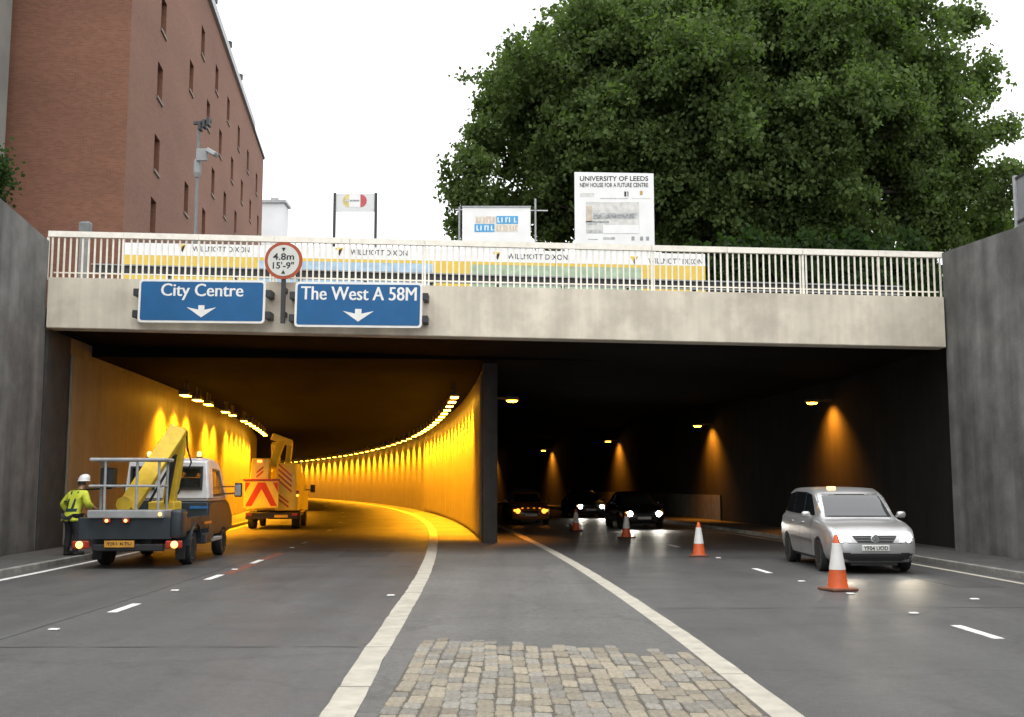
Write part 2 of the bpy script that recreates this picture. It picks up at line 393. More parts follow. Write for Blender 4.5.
# ------------------------------------------------------------------ walls of the cutting
zl0, zl1, zr0, zr1 = at(45, 238, 27).z, at(0, 206, 24.7).z, at(949, 251, 27).z, at(1024, 222, 22.9).z
ZL = lambda y: zl0 + (27 - max(y, 15)) * (zl1 - zl0) / 2.3
ZR = lambda y: zr0 + (27 - max(y, 15)) * (zr1 - zr0) / 4.1
for nm, o0, o1, zt, lab in (('retaining_wall', -11.1, -11.65, ZL, 'grey streaked concrete retaining wall at the left, beside the work trucks'),
                            ('retaining_wall', 11.25, 11.85, ZR, 'grey streaked concrete retaining wall at the right, beside the silver car')):
    bm = new(); slab_along(bm, frange(-60, 27.1 - .05 * o0, 2.4), o0, o1, -.1, zt)
    w_ = tag(mk(nm, bm, conc), lab, 'wall')

# tunnel walls
def wall_panels(parent, y0, y1, off, face, z0=.14, z1=5.12, w=1.5):
    proto = None
    for i in range(int((y1 - y0) / w)):
        y = y0 + i * w
        if proto is None:
            bm = new(); box(bm, -.03, .03, .012, w - .012, z0, z1, .008, 1); proto = mk('wall_panel', bm, clad, parent); o = proto
        else: o = link('wall_panel', proto.data, None, parent)
        o.location = P(y, off); o.rotation_euler = (0, 0, heading(y + w / 2))
bm = new(); slab_along(bm, frange(27.75, 220, 3), -11.14, -11.7, -.1, 5.6)
tl = tag(mk('tunnel_wall', bm, clad), 'long outer wall of the left tunnel, glowing orange behind the two work trucks', 'wall')
wall_panels(tl, 29.6, 66, -11.06, 1)
bm = new(); slab_along(bm, [27.8, 28.6, 29.5], -11.06, -11.137, .1, 5.55); mk('shaded_end', bm, shade_conc, tl)  # dark strip of wall: the deck's shade is painted into its colour
bm = new(); slab_along(bm, frange(33.4, 220, 3), .0, .31, -.1, 5.6)
tm = tag(mk('tunnel_wall', bm, clad), 'curved glowing wall dividing the orange tunnel from the dark tunnel', 'wall')
wall_panels(tm, 34.2, 72, -.04, -1)
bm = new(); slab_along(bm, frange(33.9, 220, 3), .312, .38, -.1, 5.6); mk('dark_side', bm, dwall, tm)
bm = new(); box(bm, -.045, .385, -.5, .38, -.1, 5.5, .04, 2)
pn = mk('pier_nose', bm, mat('pier_concrete', (.07, .064, .056), .9, .12, 2, streak=.3, spec=.2), tm); pn.location = P(33.0, 0); pn.rotation_euler = (0, 0, heading(33))
bm = new(); slab_along(bm, frange(26.6, 220, 3), 11.72, 12.3, -.1, 5.6)
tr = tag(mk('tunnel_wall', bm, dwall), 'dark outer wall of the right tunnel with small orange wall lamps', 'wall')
bm = new(); slab_along(bm, frange(48.5, 75, 3), 11.66, 11.717, .12, 1.25); mk('dado', bm, dado, tr)
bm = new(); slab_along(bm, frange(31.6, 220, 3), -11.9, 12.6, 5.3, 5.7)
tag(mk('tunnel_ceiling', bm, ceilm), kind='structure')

# ------------------------------------------------------------------ bridge
def sl(pa, pb, Y):
    """height along a sloping line that passes two pixels of the bridge"""
    a, b_ = at(*pa, Y), at(*pb, Y)
    return lambda x: a.z + (x - a.x) * (b_.z - a.z) / (b_.x - a.x)
zb = sl((50, 327), (943, 346.5), 27); zt_ = sl((45, 277), (948, 297), 27)
XL, XR = P(27, -11.08).x, P(27, 11.23).x
bridge = empty('bridge', (0, 27, 6)); tag(bridge, 'beige concrete road bridge spanning both tunnel mouths', 'bridge')
def loc(o, parent): o.location = o.location - parent.location; return o
bm = new(); n = 24; R = []
for i in range(n + 1):
    x = XL + (XR - XL) * i / n
    R.append([bm.verts.new((x, y, z)) for y, z in ((27, zb(x)), (27.02, zb(x) - .02), (27.5, zb(x) - .02), (27.5, zt_(x) - .02), (27, zt_(x)))])
for a, b_ in zip(R, R[1:]):
    for k in range(5): bm.faces.new((a[k], a[(k + 1) % 5], b_[(k + 1) % 5], b_[k]))
bm.faces.new(R[0][::-1]); bm.faces.new(R[-1])
loc(mk('fascia_beam', bm, fasc, bridge), bridge)
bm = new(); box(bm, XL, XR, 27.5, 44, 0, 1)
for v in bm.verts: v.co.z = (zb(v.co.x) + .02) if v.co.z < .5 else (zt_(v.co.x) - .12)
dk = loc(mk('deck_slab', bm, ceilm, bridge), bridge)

# railing
RY = 27.22
rl = empty('railing', (0, RY, 6.5)); tag(rl, 'white steel railing of thin upright bars along the bridge edge', 'railing')
zr = sl((45, 231), (948, 252.5), RY)
x = XL - .14; joint = None; k = 0
while x < XR + .05:
    x1 = min(x + 1.9, XR + .12)
    bm = new(); box(bm, x + .004, x1 - .004, RY - .05, RY + .05, 0, 1)
    bmesh.ops.bevel(bm, geom=bm.edges[:], offset=.0, segments=1, affect='EDGES') if False else None
    for v in bm.verts: v.co.z = zr(v.co.x) - (.0 if v.co.z > .5 else .145)
    loc(mk('top_rail', bm, white_steel, rl), rl)
    bm = new(); box(bm, x - .026, x + .026, RY - .03, RY + .03, zt_(x) - .03, zr(x) - .16, .0); loc(mk('post', bm, white_steel, rl), rl)
    x = x1; k += 1
bm = new(); box(bm, -.019, .019, -.018, .018, 0, 1); bme = None
x = XL - .03; i = 0
while x < XR + .08:
    if abs(((x - (XL - .14) + .95) % 1.9) - .95) < .05: x += .153; continue
    if bme is None: o = mk('bar', bm, white_steel, rl); bme = o.data
    else: o = link('bar', bme, None, rl)
    z0, z1 = zt_(x) - .02, zr(x) - .16
    o.location = Vector((x, RY, z0)) - rl.location; o.scale = (1, 1, z1 - z0); x += .153; i += 1
bm = new(); a, b_ = Vector((XL + .03, RY, zt_(XL) + .16)), Vector((XR - .03, RY, zt_(XR) + .16)); bar(bm, a, b_, .03, .03); loc(mk('bottom_rail', bm, white_steel, rl), rl)

# guard rail beside the bridge carriageway
GY = 29.6
gr = empty('guard_rail', (0, GY, ST)); tag(gr, 'dark steel guard rail with pale edges behind the bridge railing', 'barrier')
z1 = sl((45, 263), (945, 288), GY); z0 = sl((45, 272), (945, 296), GY)
a, b_ = XL + .05, XR - .05
bm = new()
for yy in (GY,):
    v = [bm.verts.new(p) for p in ((a, yy, z0(a)), (b_, yy, z0(b_)), (b_, yy, z1(b_)), (a, yy, z1(a)))]; bm.faces.new(v)
g = bmesh.ops.extrude_face_region(bm, geom=bm.faces[:])
for e in g['geom']:
    if isinstance(e, bmesh.types.BMVert): e.co.y += .08
loc(mk('beam', bm, dark_steel, gr), gr)
for zz in (z0, z1):
    bm = new(); bar(bm, (a, GY - .03, zz(a)), (b_, GY - .03, zz(b_)), .05, .035); loc(mk('edge_rail', bm, grey_steel, gr), gr)
for i in range(13):
    x = a + .3 + i * (b_ - a - .6) / 12
    bm = new(); box(bm, x - .05, x + .05, GY + .08, GY + .18, ST - .2, z1(x) - .03); loc(mk('post', bm, grey_steel, gr), gr)
# ------------------------------------------------------------------ hoarding on the bridge
HY = 33.0
hd = empty('hoarding', (at(410, 250, HY).x, HY, ST)); tag(hd, 'long white and yellow site hoarding with repeated company lettering behind the bridge railing', 'hoarding')
ht = sl((123, 242.5), (705, 254), HY)
hw = mat('hoarding_white', (.86, .86, .85), .6, .03, 3); hy = mat('hoarding_yellow', (.78, .54, .08), .6, .05, 3)
hb = mat('hoarding_blue', (.40, .57, .72), .6, .12, 4); hg = mat('hoarding_green', (.38, .50, .34), .6, .15, 4)
black = mat('black_print', (.02, .02, .02), .7, .05, 5)
segs = [(123, 258, hy), (258, 433, hb), (433, 470, hy), (470, 641, hg), (641, 705, hy)]
def strip(name, xa, xb, d0, d1, y, m, parent, th=.03):
    bm = new(); box(bm, xa, xb, y, y + th, 0, 1)
    for v in bm.verts: v.co.z = (ht(v.co.x) - d0 if d0 is not None else ST) if v.co.z > .5 else (ht(v.co.x) - d1 if d1 is not None else ST - .05)
    return loc(mk(name, bm, m, parent), parent)
for a, b_, m in segs:
    xa, xb = at(a, 250, HY).x, at(b_, 250, HY).x
    n = max(1, round((xb - xa) / 2.44))
    for i in range(n):
        p, q = xa + (xb - xa) * i / n + .004, xa + (xb - xa) * (i + 1) / n - .004
        strip('white_board', p, q, 0, .375, HY, hw, hd)
        if m is hy: strip('yellow_board', p, q, .377, None, HY, hy, hd)
        else:
            strip('yellow_band', p, q, .377, .47, HY, hy, hd); strip('coloured_board', p, q, .472, None, HY, m, hd)
bm = new()
for i in range(9):
    x = at(123, 250, HY).x + .3 + i * 2.1; box(bm, x, x + .1, HY + .03, HY + .13, ST - .1, ht(x) - .05)
loc(mk('support_post', bm, grey_steel, hd), hd)
tilt = Matrix.Rotation(math.atan((ht(5) - ht(-5)) / 10), 4, Vector((0, -1, 0)))
for lx, x0, x1, py in ((182, 192, 250, 249.2), (339, 350, 408, 252.6), (497, 507, 568, 256.8), (634, 648, 703, 261.2)):
    c = at((x0 + x1) / 2, py, HY); b = text_bm('WILLMOTT DIXON', width=(x1 - x0) * HY / F_PX, height=.165); b.transform(T(c.x, HY - .006, c.z) @ tilt)
    loc(mk('lettering', b, black, hd), hd)
    c = at(lx, py - 1, HY); bm = new(); prism(bm, [(-.13, .12), (.13, .12), (.02, -.13), (-.03, -.02)], .004, T(c.x, HY - .005, c.z)); e = loc(mk('emblem', bm, hy, hd), hd)
    bm = new(); prism(bm, [(.0, .05), (.1, .1), (.02, -.13), (-.02, -.06)], .004, T(c.x, HY - .0095, c.z)); loc(mk('emblem', bm, black, hd), hd)

# ------------------------------------------------------------------ direction signs on the fascia
blue = mat('sign_blue', (.003, .098, .262), .6, .06, 2); swhite = mat('sign_white', (.80, .79, .75), .5, .04, 5)
SY = 26.6
def dir_sign(px0, py0, px1, py1, words, wfrac, lab):
    c = at((px0 + px1) / 2, (py0 + py1) / 2, SY); w = (px1 - px0) * SY / F_PX * 1.0; h = (py1 - py0) * SY / F_PX * .995
    t = empty('direction_sign', c); tag(t, lab, 'road sign')
    t.rotation_euler = (0, math.radians(.6), 0)
    bm = new(); prism(bm, rrect(w, h, .09), .03); mk('border', bm, swhite, t)
    bm = new(); prism(bm, rrect(w - .11, h - .11, .06), .004, T(0, -.0055, 0)); mk('panel', bm, blue, t)
    b = text_bm(words, width=w * wfrac, height=h * .30 * (1.28 if 'y' in words else 1.0), thick=.0012); b.transform(T(-.006, -.0068, h * (.215 if 'y' in words else .25)))
    for q in range(1, 3):
        b2 = text_bm(words, width=w * wfrac, height=h * .30 * (1.28 if 'y' in words else 1.0), thick=.0012); b2.transform(T(-.006 + .009 * q, -.0068 - .0006 * q, h * (.215 if 'y' in words else .25))); merge(b, b2)
    mk('lettering', b, swhite, t)
    k = h / 1.07
    bm = new(); prism(bm, [(-.075 * k, -.10 * k), (.075 * k, -.10 * k), (.075 * k, -.21 * k), (.36 * k, -.15 * k), (0, -.40 * k), (-.36 * k, -.15 * k), (-.075 * k, -.21 * k)], .004, T(0, -.0095, 0)); mk('arrow', bm, swhite, t)
    for zz in (.2, -.3):
        bm = new(); box(bm, -w / 2 - .12, w / 2 + .12, .03, .09, zz * h - .04, zz * h + .04); mk('mounting_rail', bm, grey_steel, t)
        for xx in (-w / 2 - .07, w / 2 + .07):
            bm = new(); box(bm, xx - .07, xx + .07, .0, .40, zz * h - .09, zz * h + .09, .01, 1); mk('clamp', bm, dark_steel, t)
    return t
dir_sign(137.5, 279, 266, 323.5, 'City Centre', .645, 'blue road sign reading City Centre with a white down arrow')
dir_sign(294, 281.5, 423, 328, 'The West A 58M', .905, 'blue road sign reading The West A 58M with a white down arrow')
c = at(283.5, 260.5, SY); t = empty('height_limit_sign', c); tag(t, 'round red ringed height limit sign between the two blue signs', 'road sign')
D = 38.5 * SY / F_PX
red = mat('sign_red', (.36, .06, .015), .5, .08, 3); face = mat('sign_face', (.60, .60, .55), .5, .04, 3)
RX = Matrix.Rotation(math.radians(90), 4, 'X')
bm = new(); lathe(bm, [(D / 2, -.03), (D / 2, 0)], 40, RX); mk('ring', bm, red, t)
bm = new(); lathe(bm, [(D / 2 * .83, .0), (D / 2 * .83, .005)], 40, RX); mk('face', bm, face, t)
for s, z, hh in (('4.8m', .10, .17), ("15'-9\"", -.12, .17)):
    b = text_bm(s, width=.52, height=hh, bold=.015); b.transform(T(0, -.01, z)); mk('lettering', b, black, t)
bm = new(); prism(bm, [(-.05, .32), (.05, .32), (0, .225)], .005, T(0, -.011, 0)); mk('arrow', bm, black, t)
bm = new(); prism(bm, [(-.05, -.33), (.05, -.33), (0, -.235)], .005, T(0, -.011, 0)); mk('arrow', bm, black, t)
bm = new(); box(bm, -.05, .05, .03, .12, -1.55, .3); box(bm, -.05, .05, .12, .42, -1.35, -1.25); box(bm, -.05, .05, .12, .42, -.75, -.65); mk('post', bm, dark_steel, t)

# ------------------------------------------------------------------ boards behind the hoarding
def board_box(px0, py0, px1, py1, Y): 
    a, b_ = at(px0, py1, Y), at(px1, py0, Y); return a.x, b_.x, a.z, b_.z
BY = 36.0
x0, x1, z0, z1 = board_box(575, 172.5, 653.5, 262, BY)
w = x1 - x0; t = empty('information_board', ((x0 + x1) / 2, BY, ST)); tag(t, 'tall white project information board with a faint picture, in front of the big tree', 'notice board')
bw = mat('board_white', (.80, .80, .79), .5, .03, 2)
sh = Matrix.Identity(4)
bm = new(); prism(bm, [(-w / 2, z0 - ST), (w / 2, z0 - ST), (w / 2, z1 - ST - .03), (-w / 2, z1 - ST + .02)], .04); mk('panel', bm, bw, t)
for xx in (-w * .33, w * .33):
    bm = new(); box(bm, xx - .05, xx + .05, .04, .14, -.1, z1 - ST - .1); mk('post', bm, grey_steel, t)
ppm = F_PX / BY
def onb(px, py): q = at(px, py, BY); return q.x - t.location.x, q.z - ST
for s, px0, px1, py, hpx in (('UNIVERSITY OF LEEDS', 579, 649, 178.5, 5), ('NEW HOUSE FOR A FUTURE CENTRE', 579, 649, 185, 4.6)):
    u, v = onb((px0 + px1) / 2, py); b = text_bm(s, width=(px1 - px0) / ppm, height=hpx / ppm, bold=.012); b.transform(T(u, -.006, v)); mk('lettering', b, black, t)
gp = mat('grey_print', (.45, .46, .45), .6, .25, 9); gp2 = mat('grey_print_dark', (.30, .31, .31), .6, .3, 14); gp3 = mat('pale_print', (.62, .61, .58), .6, .1, 6); beige = mat('beige_print', (.55, .47, .38), .6, .1, 6)
def patch(name, px0, py0, px1, py1, m, dy):
    a, b_ = onb(px0, py1), onb(px1, py0); bm = new(); box(bm, a[0], b_[0], -dy, -dy + .003, a[1], b_[1]); mk(name, bm, m, t)
patch('picture', 586, 202, 639, 233, gp3, .005)
patch('picture_detail', 586, 206, 592, 222, beige, .009)
patch('picture_detail', 593, 213, 637, 219, gp, .009)
patch('picture_detail', 594, 215, 602, 219, gp2, .013); patch('picture_detail', 606, 214.5, 634, 218, gp2, .013)
patch('picture_detail', 586, 221, 609, 223, gp2, .009); patch('picture_detail', 587, 223, 597, 225, gp, .009); patch('picture_detail', 586, 230, 603, 233, gp, .009)
patch('picture_detail', 603, 225, 639, 233.4, bw, .010)
patch('emblem', 624.3, 191.5, 626.2, 196.5, black, .005); patch('emblem', 627, 191.5, 628.6, 196.5, gp2, .005); patch('emblem', 640, 191, 642.5, 195, mat('ochre', (.45, .28, .05)), .005)
patch('small_print', 600, 198, 628, 198.8, gp, .005); patch('small_print', 580, 193, 594, 196.5, gp3, .005); patch('small_print', 632, 198, 650, 198.6, gp3, .005)
patch('small_print', 588, 239, 598, 239.8, gp, .005); patch('small_print', 603, 237, 615, 239.5, gp, .005)
for px in (631.5, 640, 646): patch('emblem', px, 236.5, px + 3, 240.5, gp2, .005)

AY = 35.0
x0, x1, z0, z1 = board_box(462, 207.5, 530.5, 275, AY); w = x1 - x0
t = empty('advert_board', ((x0 + x1) / 2, AY, ST)); tag(t, 'white site board with blue and beige blocks of letters, held on scaffold poles', 'notice board')
ppm = F_PX / AY
def onb(px, py): q = at(px, py, AY); return q.x - t.location.x, q.z - ST
bm = new(); box(bm, -w / 2, w / 2, 0, .05, z0 - ST, z1 - ST); mk('panel', bm, bw, t)
bm = new(); box(bm, -w / 2 - .02, w / 2 + .02, -.02, .07, z1 - ST, z1 - ST + .05); mk('capping', bm, grey_steel, t)
cy = mat('board_blue', (.06, .33, .62), .5, .06, 3); lb = mat('board_beige', (.60, .47, .38), .6, .1, 5)
patch('letter_panel', 496.3, 216, 518, 224, cy, .006); patch('letter_panel', 474.5, 224.1, 494.5, 232, cy, .006)
patch('letter_panel', 475, 216, 496, 223.8, mat('board_cream', (.70, .66, .58)), .006); patch('letter_panel', 494.8, 224.1, 517.6, 231.6, MATS['board_cream'], .006)
for r, (xs, m, y0, y1) in enumerate((((477, 480, 484, 487, 490, 493.5), lb, 217.5, 222.5), ((498, 502, 506, 509.5, 514.5), bw, 217.5, 222.5), ((477, 481, 485, 488, 491.5), bw, 225.5, 230.5), ((497, 500.5, 504, 507, 510, 513.5, 515.8), lb, 225.5, 230.5))):
    for j, px in enumerate(xs):
        patch('letter_stroke', px - .6, y0, px + .6, y1, m, .010)
        if j % 2 == 0: patch('letter_stroke', px + .6, y0 if j % 4 else y1 - 1, px + 2.0, (y0 if j % 4 else y1 - 1) + 1, m, .010)
for xx in (-w / 2 - .1, w / 2 + .16):
    bm = new(); tube(bm, [(xx, .12, -.1), (xx, .12, z1 - ST + (.32 if xx > 0 else .05))], .035, 8); mk('scaffold_pole', bm, grey_steel, t)
q0, q1 = onb(455, 208.5), onb(548, 209.5)
bm = new(); tube(bm, [(q0[0], .19, q0[1]), (q1[0], .19, q1[1])], .03, 8); mk('scaffold_pole', bm, grey_steel, t)

LY = 41.0
x0, x1, z0, z1 = board_box(334.5, 193.5, 376, 211.5, LY); w = x1 - x0
t = empty('site_sign', ((x0 + x1) / 2, LY, ST)); tag(t, 'small white board with a yellow and red lozenge on two dark posts', 'sign')
def onb(px, py): q = at(px, py, LY); return q.x - t.location.x, q.z - ST
pale = mat('pale_grey_board', (.66, .67, .66), .5, .03, 3)
bm = new(); box(bm, -w / 2, w / 2, 0, .04, z0 - ST, z1 - ST); mk('panel', bm, pale, t)
for xx in (-w / 2, w / 2):
    bm = new(); box(bm, xx - .05, xx + .05, -.03, .07, -.1, z1 - ST + .02); mk('post', bm, dark_steel, t)
def half(px, py, r, side, m):
    u, v = onb(px, py); pts = [(u, v - r)] + [(u + side * r * .95 * math.cos(math.radians(a)), v + r * math.sin(math.radians(a))) for a in range(-80, 81, 10)] + [(u, v + r)]
    bm = new(); prism(bm, pts, .003, T(0, -.006, 0)); mk('emblem', bm, m, t)
half(349, 200.8, .25, -1, mat('lozenge_yellow', (.66, .52, .20), .6, .1, 4)); half(360.5, 200.8, .25, 1, mat('lozenge_red', (.50, .09, .10), .6, .08, 4))
patch('emblem', 349.2, 194.5, 360.3, 207, bw, .005); patch('small_print', 350, 199.8, 359.5, 201.5, gp2, .009); patch('small_print', 345, 199.3, 349, 201.8, gp, .0105)

# ------------------------------------------------------------------ tunnel lights
lamp_h = mat('lamp_housing', (.12, .11, .10), .6, .1, 8)
sod = mat('sodium_lens', (.8, .5, .1), .4, .0, 5, emit=(1.0, .47, .03), estr=34)
sod_dim = mat('sodium_lens_dim', (.8, .5, .1), .4, .0, 5, emit=(1.0, .42, .02), estr=26)
def lamp_proto():
    t = empty('tunnel_light'); 
    bm = new(); box(bm, -.16, .16, -.4, .4, .0, .14, .03, 2); mk('housing', bm, lamp_h, t)
    bm = new(); box(bm, -.13, .13, -.36, .36, -.022, -.002); mk('lens', bm, sod, t)
    for s in (-.28, .28):
        bm = new(); box(bm, -.03, .03, s - .03, s + .03, .14, .47); mk('hanger', bm, lamp_h, t)
    ld = bpy.data.lights.new('sodium_beam', 'SPOT'); ld.energy = 3300; ld.color = (1, .37, .009); ld.spot_size = math.radians(120); ld.spot_blend = .85; ld.shadow_soft_size = .14
    l = bpy.data.objects.new('sodium_beam', ld); COL.objects.link(l); l.parent = t; l.location = (0, 0, -.06)
    return t
lp = lamp_proto(); first = True
skipL = {3, 6}
ORD = ['first', 'second', 'third', 'fourth', 'fifth', 'sixth', 'seventh', 'eighth', 'ninth', 'tenth', 'eleventh', 'twelfth', 'thirteenth', 'fourteenth']
for row, off, lab, grp in ((0, -10.2, 'sodium light in the bright row over the outer wall of the orange tunnel', 'lights along the outer wall of the orange tunnel'),
                           (1, -.72, 'sodium light in the bright row along the dividing wall of the orange tunnel', 'lights along the dividing wall of the orange tunnel')):
    y = 39.6; i = 0; cnt = 0
    while y < (72 if row == 0 else 185):
        if not (row == 0 and i in skipL):
            t = lp if first else dup(lp); first = False
            t.location = P(y, off, 4.84); t.rotation_euler = (0, 0, heading(y)); 
            tilt_ = [c_ for c_ in t.children if c_.type == 'LIGHT'][0]; tilt_.rotation_euler = (0, math.radians(8) * (1 if row == 0 else -1), 0)
            tag(t, (ORD[cnt] + ' from the tunnel mouth among the lights over the ' + ('outer' if row == 0 else 'dividing') + ' wall of the orange tunnel') if cnt < len(ORD) else 'tiny far light, deep in the row along the dividing wall of the orange tunnel', 'lamp', grp); cnt += 1
        y += 2.3 if y < 70 else 3.6; i += 1
def wall_lamp(y, off, s, lab):
    t = empty('wall_lamp', P(y, off, 4.42), heading(y)); tag(t, lab, 'lamp', 'lamps in the dark tunnel')
    bm = new(); box(bm, -.22, .22, -.15, .15, 0, .12, .04, 2); mk('housing', bm, lamp_h, t)
    bm = new(); lathe(bm, [(.12, -.06), (.19, -.01)], 16, Matrix.Diagonal((1, .7, 1, 1))); mk('lens', bm, sod_dim, t)
    bm = new(); bar(bm, (s * .2, 0, .06), (s * .75, 0, .1), .07); mk('bracket', bm, lamp_h, t)
    ld = bpy.data.lights.new('wall_lamp_beam', 'SPOT'); ld.energy = 1300; ld.color = (1, .32, .02); ld.spot_size = math.radians(122); ld.spot_blend = 1.0; ld.shadow_soft_size = .06
    l = bpy.data.objects.new('wall_lamp_beam', ld); COL.objects.link(l); l.parent = t; l.location = (s * .05, 0, -.09); l.rotation_euler = (0, s * math.radians(-32), 0)
for i, y in enumerate((35.6, 49.6, 67.2, 85, 104)):
    wall_lamp(y, 11.02, 1, ['orange lamp nearest the mouth of the dark tunnel, above the silver car', 'orange lamp second from the mouth on the outer wall of the dark tunnel', 'orange lamp third from the mouth on the outer wall of the dark tunnel', 'orange lamp fourth from the mouth on the outer wall of the dark tunnel', 'faint orange lamp farthest down the dark tunnel, close to the dividing wall'][i])
wall_lamp(35.4, 1.02, -1, 'small orange lamp high on the dark side of the dividing wall')
# ------------------------------------------------------------------ brick building
def brick_mat():
    m = bpy.data.materials.new('red_brick'); m.use_nodes = True; t = m.node_tree; b = t.nodes['Principled BSDF']; L = t.links.new
    b.inputs['Roughness'].default_value = .9
    tc = t.nodes.new('ShaderNodeTexCoord'); mp = t.nodes.new('ShaderNodeMapping'); L(tc.outputs['UV'], mp.inputs['Vector'])
    br = t.nodes.new('ShaderNodeTexBrick'); br.inputs['Scale'].default_value = 1.0
    br.inputs['Brick Width'].default_value = .225; br.inputs['Row Height'].default_value = .075; br.inputs['Mortar Size'].default_value = .006
    br.inputs['Color1'].default_value = (.225, .095, .056, 1); br.inputs['Color2'].default_value = (.17, .070, .041, 1); br.inputs['Mortar'].default_value = (.19, .125, .09, 1)
    L(mp.outputs[0], br.inputs['Vector'])
    n = t.nodes.new('ShaderNodeTexNoise'); n.inputs['Scale'].default_value = .12; n.inputs['Detail'].default_value = 7
    mp2 = t.nodes.new('ShaderNodeMapping'); mp2.inputs['Scale'].default_value = (.6, 2.2, 1); L(tc.outputs['UV'], mp2.inputs['Vector']); L(mp2.outputs[0], n.inputs['Vector'])
    mr = t.nodes.new('ShaderNodeMapRange'); mr.inputs['From Min'].default_value = .3; mr.inputs['From Max'].default_value = .7; mr.inputs['To Min'].default_value = .84; mr.inputs['To Max'].default_value = 1.14
    L(n.outputs['Fac'], mr.inputs['Value'])
    vm = t.nodes.new('ShaderNodeVectorMath'); vm.operation = 'SCALE'; L(br.outputs['Color'], vm.inputs[0]); L(mr.outputs[0], vm.inputs['Scale'])
    L(vm.outputs[0], b.inputs['Base Color']); return m
brick = brick_mat()
glass = mat('dark_glass', (.012, .014, .016), .06, .05, 3, spec=.6)
BC = at(126, 150, 45.0); BD = Vector((-.1225, 1, 0)).normalized(); BN = Vector((BD.y, -BD.x, 0))      # BN: out of the right hand face
BTOP = at(205, 0, 64.6).z
bld = empty('brick_building', (BC.x, BC.y, ST), math.atan2(-BD.x, BD.y)); tag(bld, 'tall red brick block with rows of narrow windows, left of the bridge', 'building')
BL, BWD, BH = 53.2, 32.0, BTOP - ST
# local frame: x out of the right face (negative inside), y along it
bm = new(); box(bm, -BWD, 0, 0, BL, -.3, BH)
wall = mk('wall', bm, brick, bld)
def face_pt(px, py):
    a = at(px, py, 10) - Vector((0, 0, CAM_Z)); o = Vector((0, 0, CAM_Z)); a = Vector((a.x, a.y, a.z))
    k = (BC - o).dot(BN) / a.dot(BN); p = o + a * k
    return (p - Vector((BC.x, BC.y, 0))).dot(BD), p.z - ST
rows = [[(490, 40), (572, 225), (622, 340), (658, 430), (693, 510), (722, 577), (747, 635), (770, 675)], [(607, 115), (648, 233), (682, 330), (713, 415), (740, 487), (766, 555)],
        [(478, 245), (636, 545), (671, 615), (703, 665)], [(468, 465), (556, 595), (608, 665)], [(457, 650)]]
wins = []
for r in rows:
    pts = [face_pt(a / 2.987, b_ / 2.987) for a, b_ in r]; zc = sum(p[1] for p in pts) / len(pts)
    for p in pts: wins.append((p[0], zc * .5 + p[1] * .5))
ww, wh = 1.25, 1.75
cut = new()
for l_, z in wins: box(cut, -.42, .3, l_ - ww / 2, l_ + ww / 2, z - wh / 2, z + wh / 2)
co = mk('cutter', cut, brick, bld); bpy.context.view_layer.update()
md = wall.modifiers.new('b', 'BOOLEAN'); md.object = co; md.operation = 'DIFFERENCE'; md.solver = 'EXACT'; apply_mods(wall)
bpy.data.objects.remove(co)
# planar coordinates in metres for the brickwork
me = wall.data; uv = me.uv_layers.new(name='UVMap')
for p in me.polygons:
    for li in p.loop_indices:
        c = me.vertices[me.loops[li].vertex_index].co
        uv.data[li].uv = (c.y, c.z) if abs(p.normal.x) > .7 else ((c.x, c.z) if abs(p.normal.y) > .7 else (c.x, c.y))
frame_m = mat('window_frame', (.16, .15, .14), .5, .1, 8); sill_m = mat('window_sill', (.20, .16, .13), .8, .1, 5)
f0 = None
for l_, z in wins:
    if f0 is None:
        bm = new()
        for a in ((-ww / 2, -ww / 2 + .07, -wh / 2, wh / 2), (ww / 2 - .07, ww / 2, -wh / 2, wh / 2), (-ww / 2 + .07, ww / 2 - .07, -wh / 2, -wh / 2 + .07), (-ww / 2 + .07, ww / 2 - .07, wh / 2 - .07, wh / 2), (-.03, .03, -wh / 2 + .07, wh / 2 - .07)):
            box(bm, -.40, -.33, a[0] + .002, a[1] - .002, a[2] + .002, a[3] - .002)
        f0 = mk('window', bm, frame_m, bld); f = f0
        bm = new(); box(bm, -.385, -.37, -ww / 2 + .05, ww / 2 - .05, -wh / 2 + .05, wh / 2 - .05); pane0 = mk('pane', bm, glass, f)
        bm = new(); box(bm, -.36, .07, -ww / 2 - .06, ww / 2 + .06, -wh / 2 - .10, -wh / 2 + .03); sill0 = mk('sill', bm, sill_m, f)
    else:
        f = link('window', f0.data, None, bld); link('pane', pane0.data, None, f); link('sill', sill0.data, None, f)
    f.location = (0, l_, z)
coping_m = mat('roof_coping', (.34, .35, .36), .5, .1, 3)
bm = new(); box(bm, -BWD - .15, .2, -.2, BL * .84, BH + .002, BH + .55); mk('roof', bm, coping_m, bld)
rf = bld.children[-1]
bm = new(); box(bm, -.6, .12, BL * .84 + .02, BL + .15, BH + .002, BH + .25); mk('roof_edge', bm, mat('dark_flashing', (.10, .10, .10), .6), bld)
for px, py in ((222.5, 50), (237, 90), (247.5, 124)):
    l_, z = face_pt(px - 4, py); 
    bm = new(); tube(bm, [(-.4, l_, BH + .4), (-.4, l_, BH + 1.9)], .12, 8); tube(bm, [(-.4, l_, BH + 1.9), (-.4, l_, BH + 2.3)], .26, 8); mk('roof_vent', bm, dark_steel, bld)
bm = new(); tube(bm, [(.10, l_ * 0 + 14.6, -.2), (.10, 14.6, 9)], .07, 8); mk('drain_pipe', bm, grey_steel, bld)

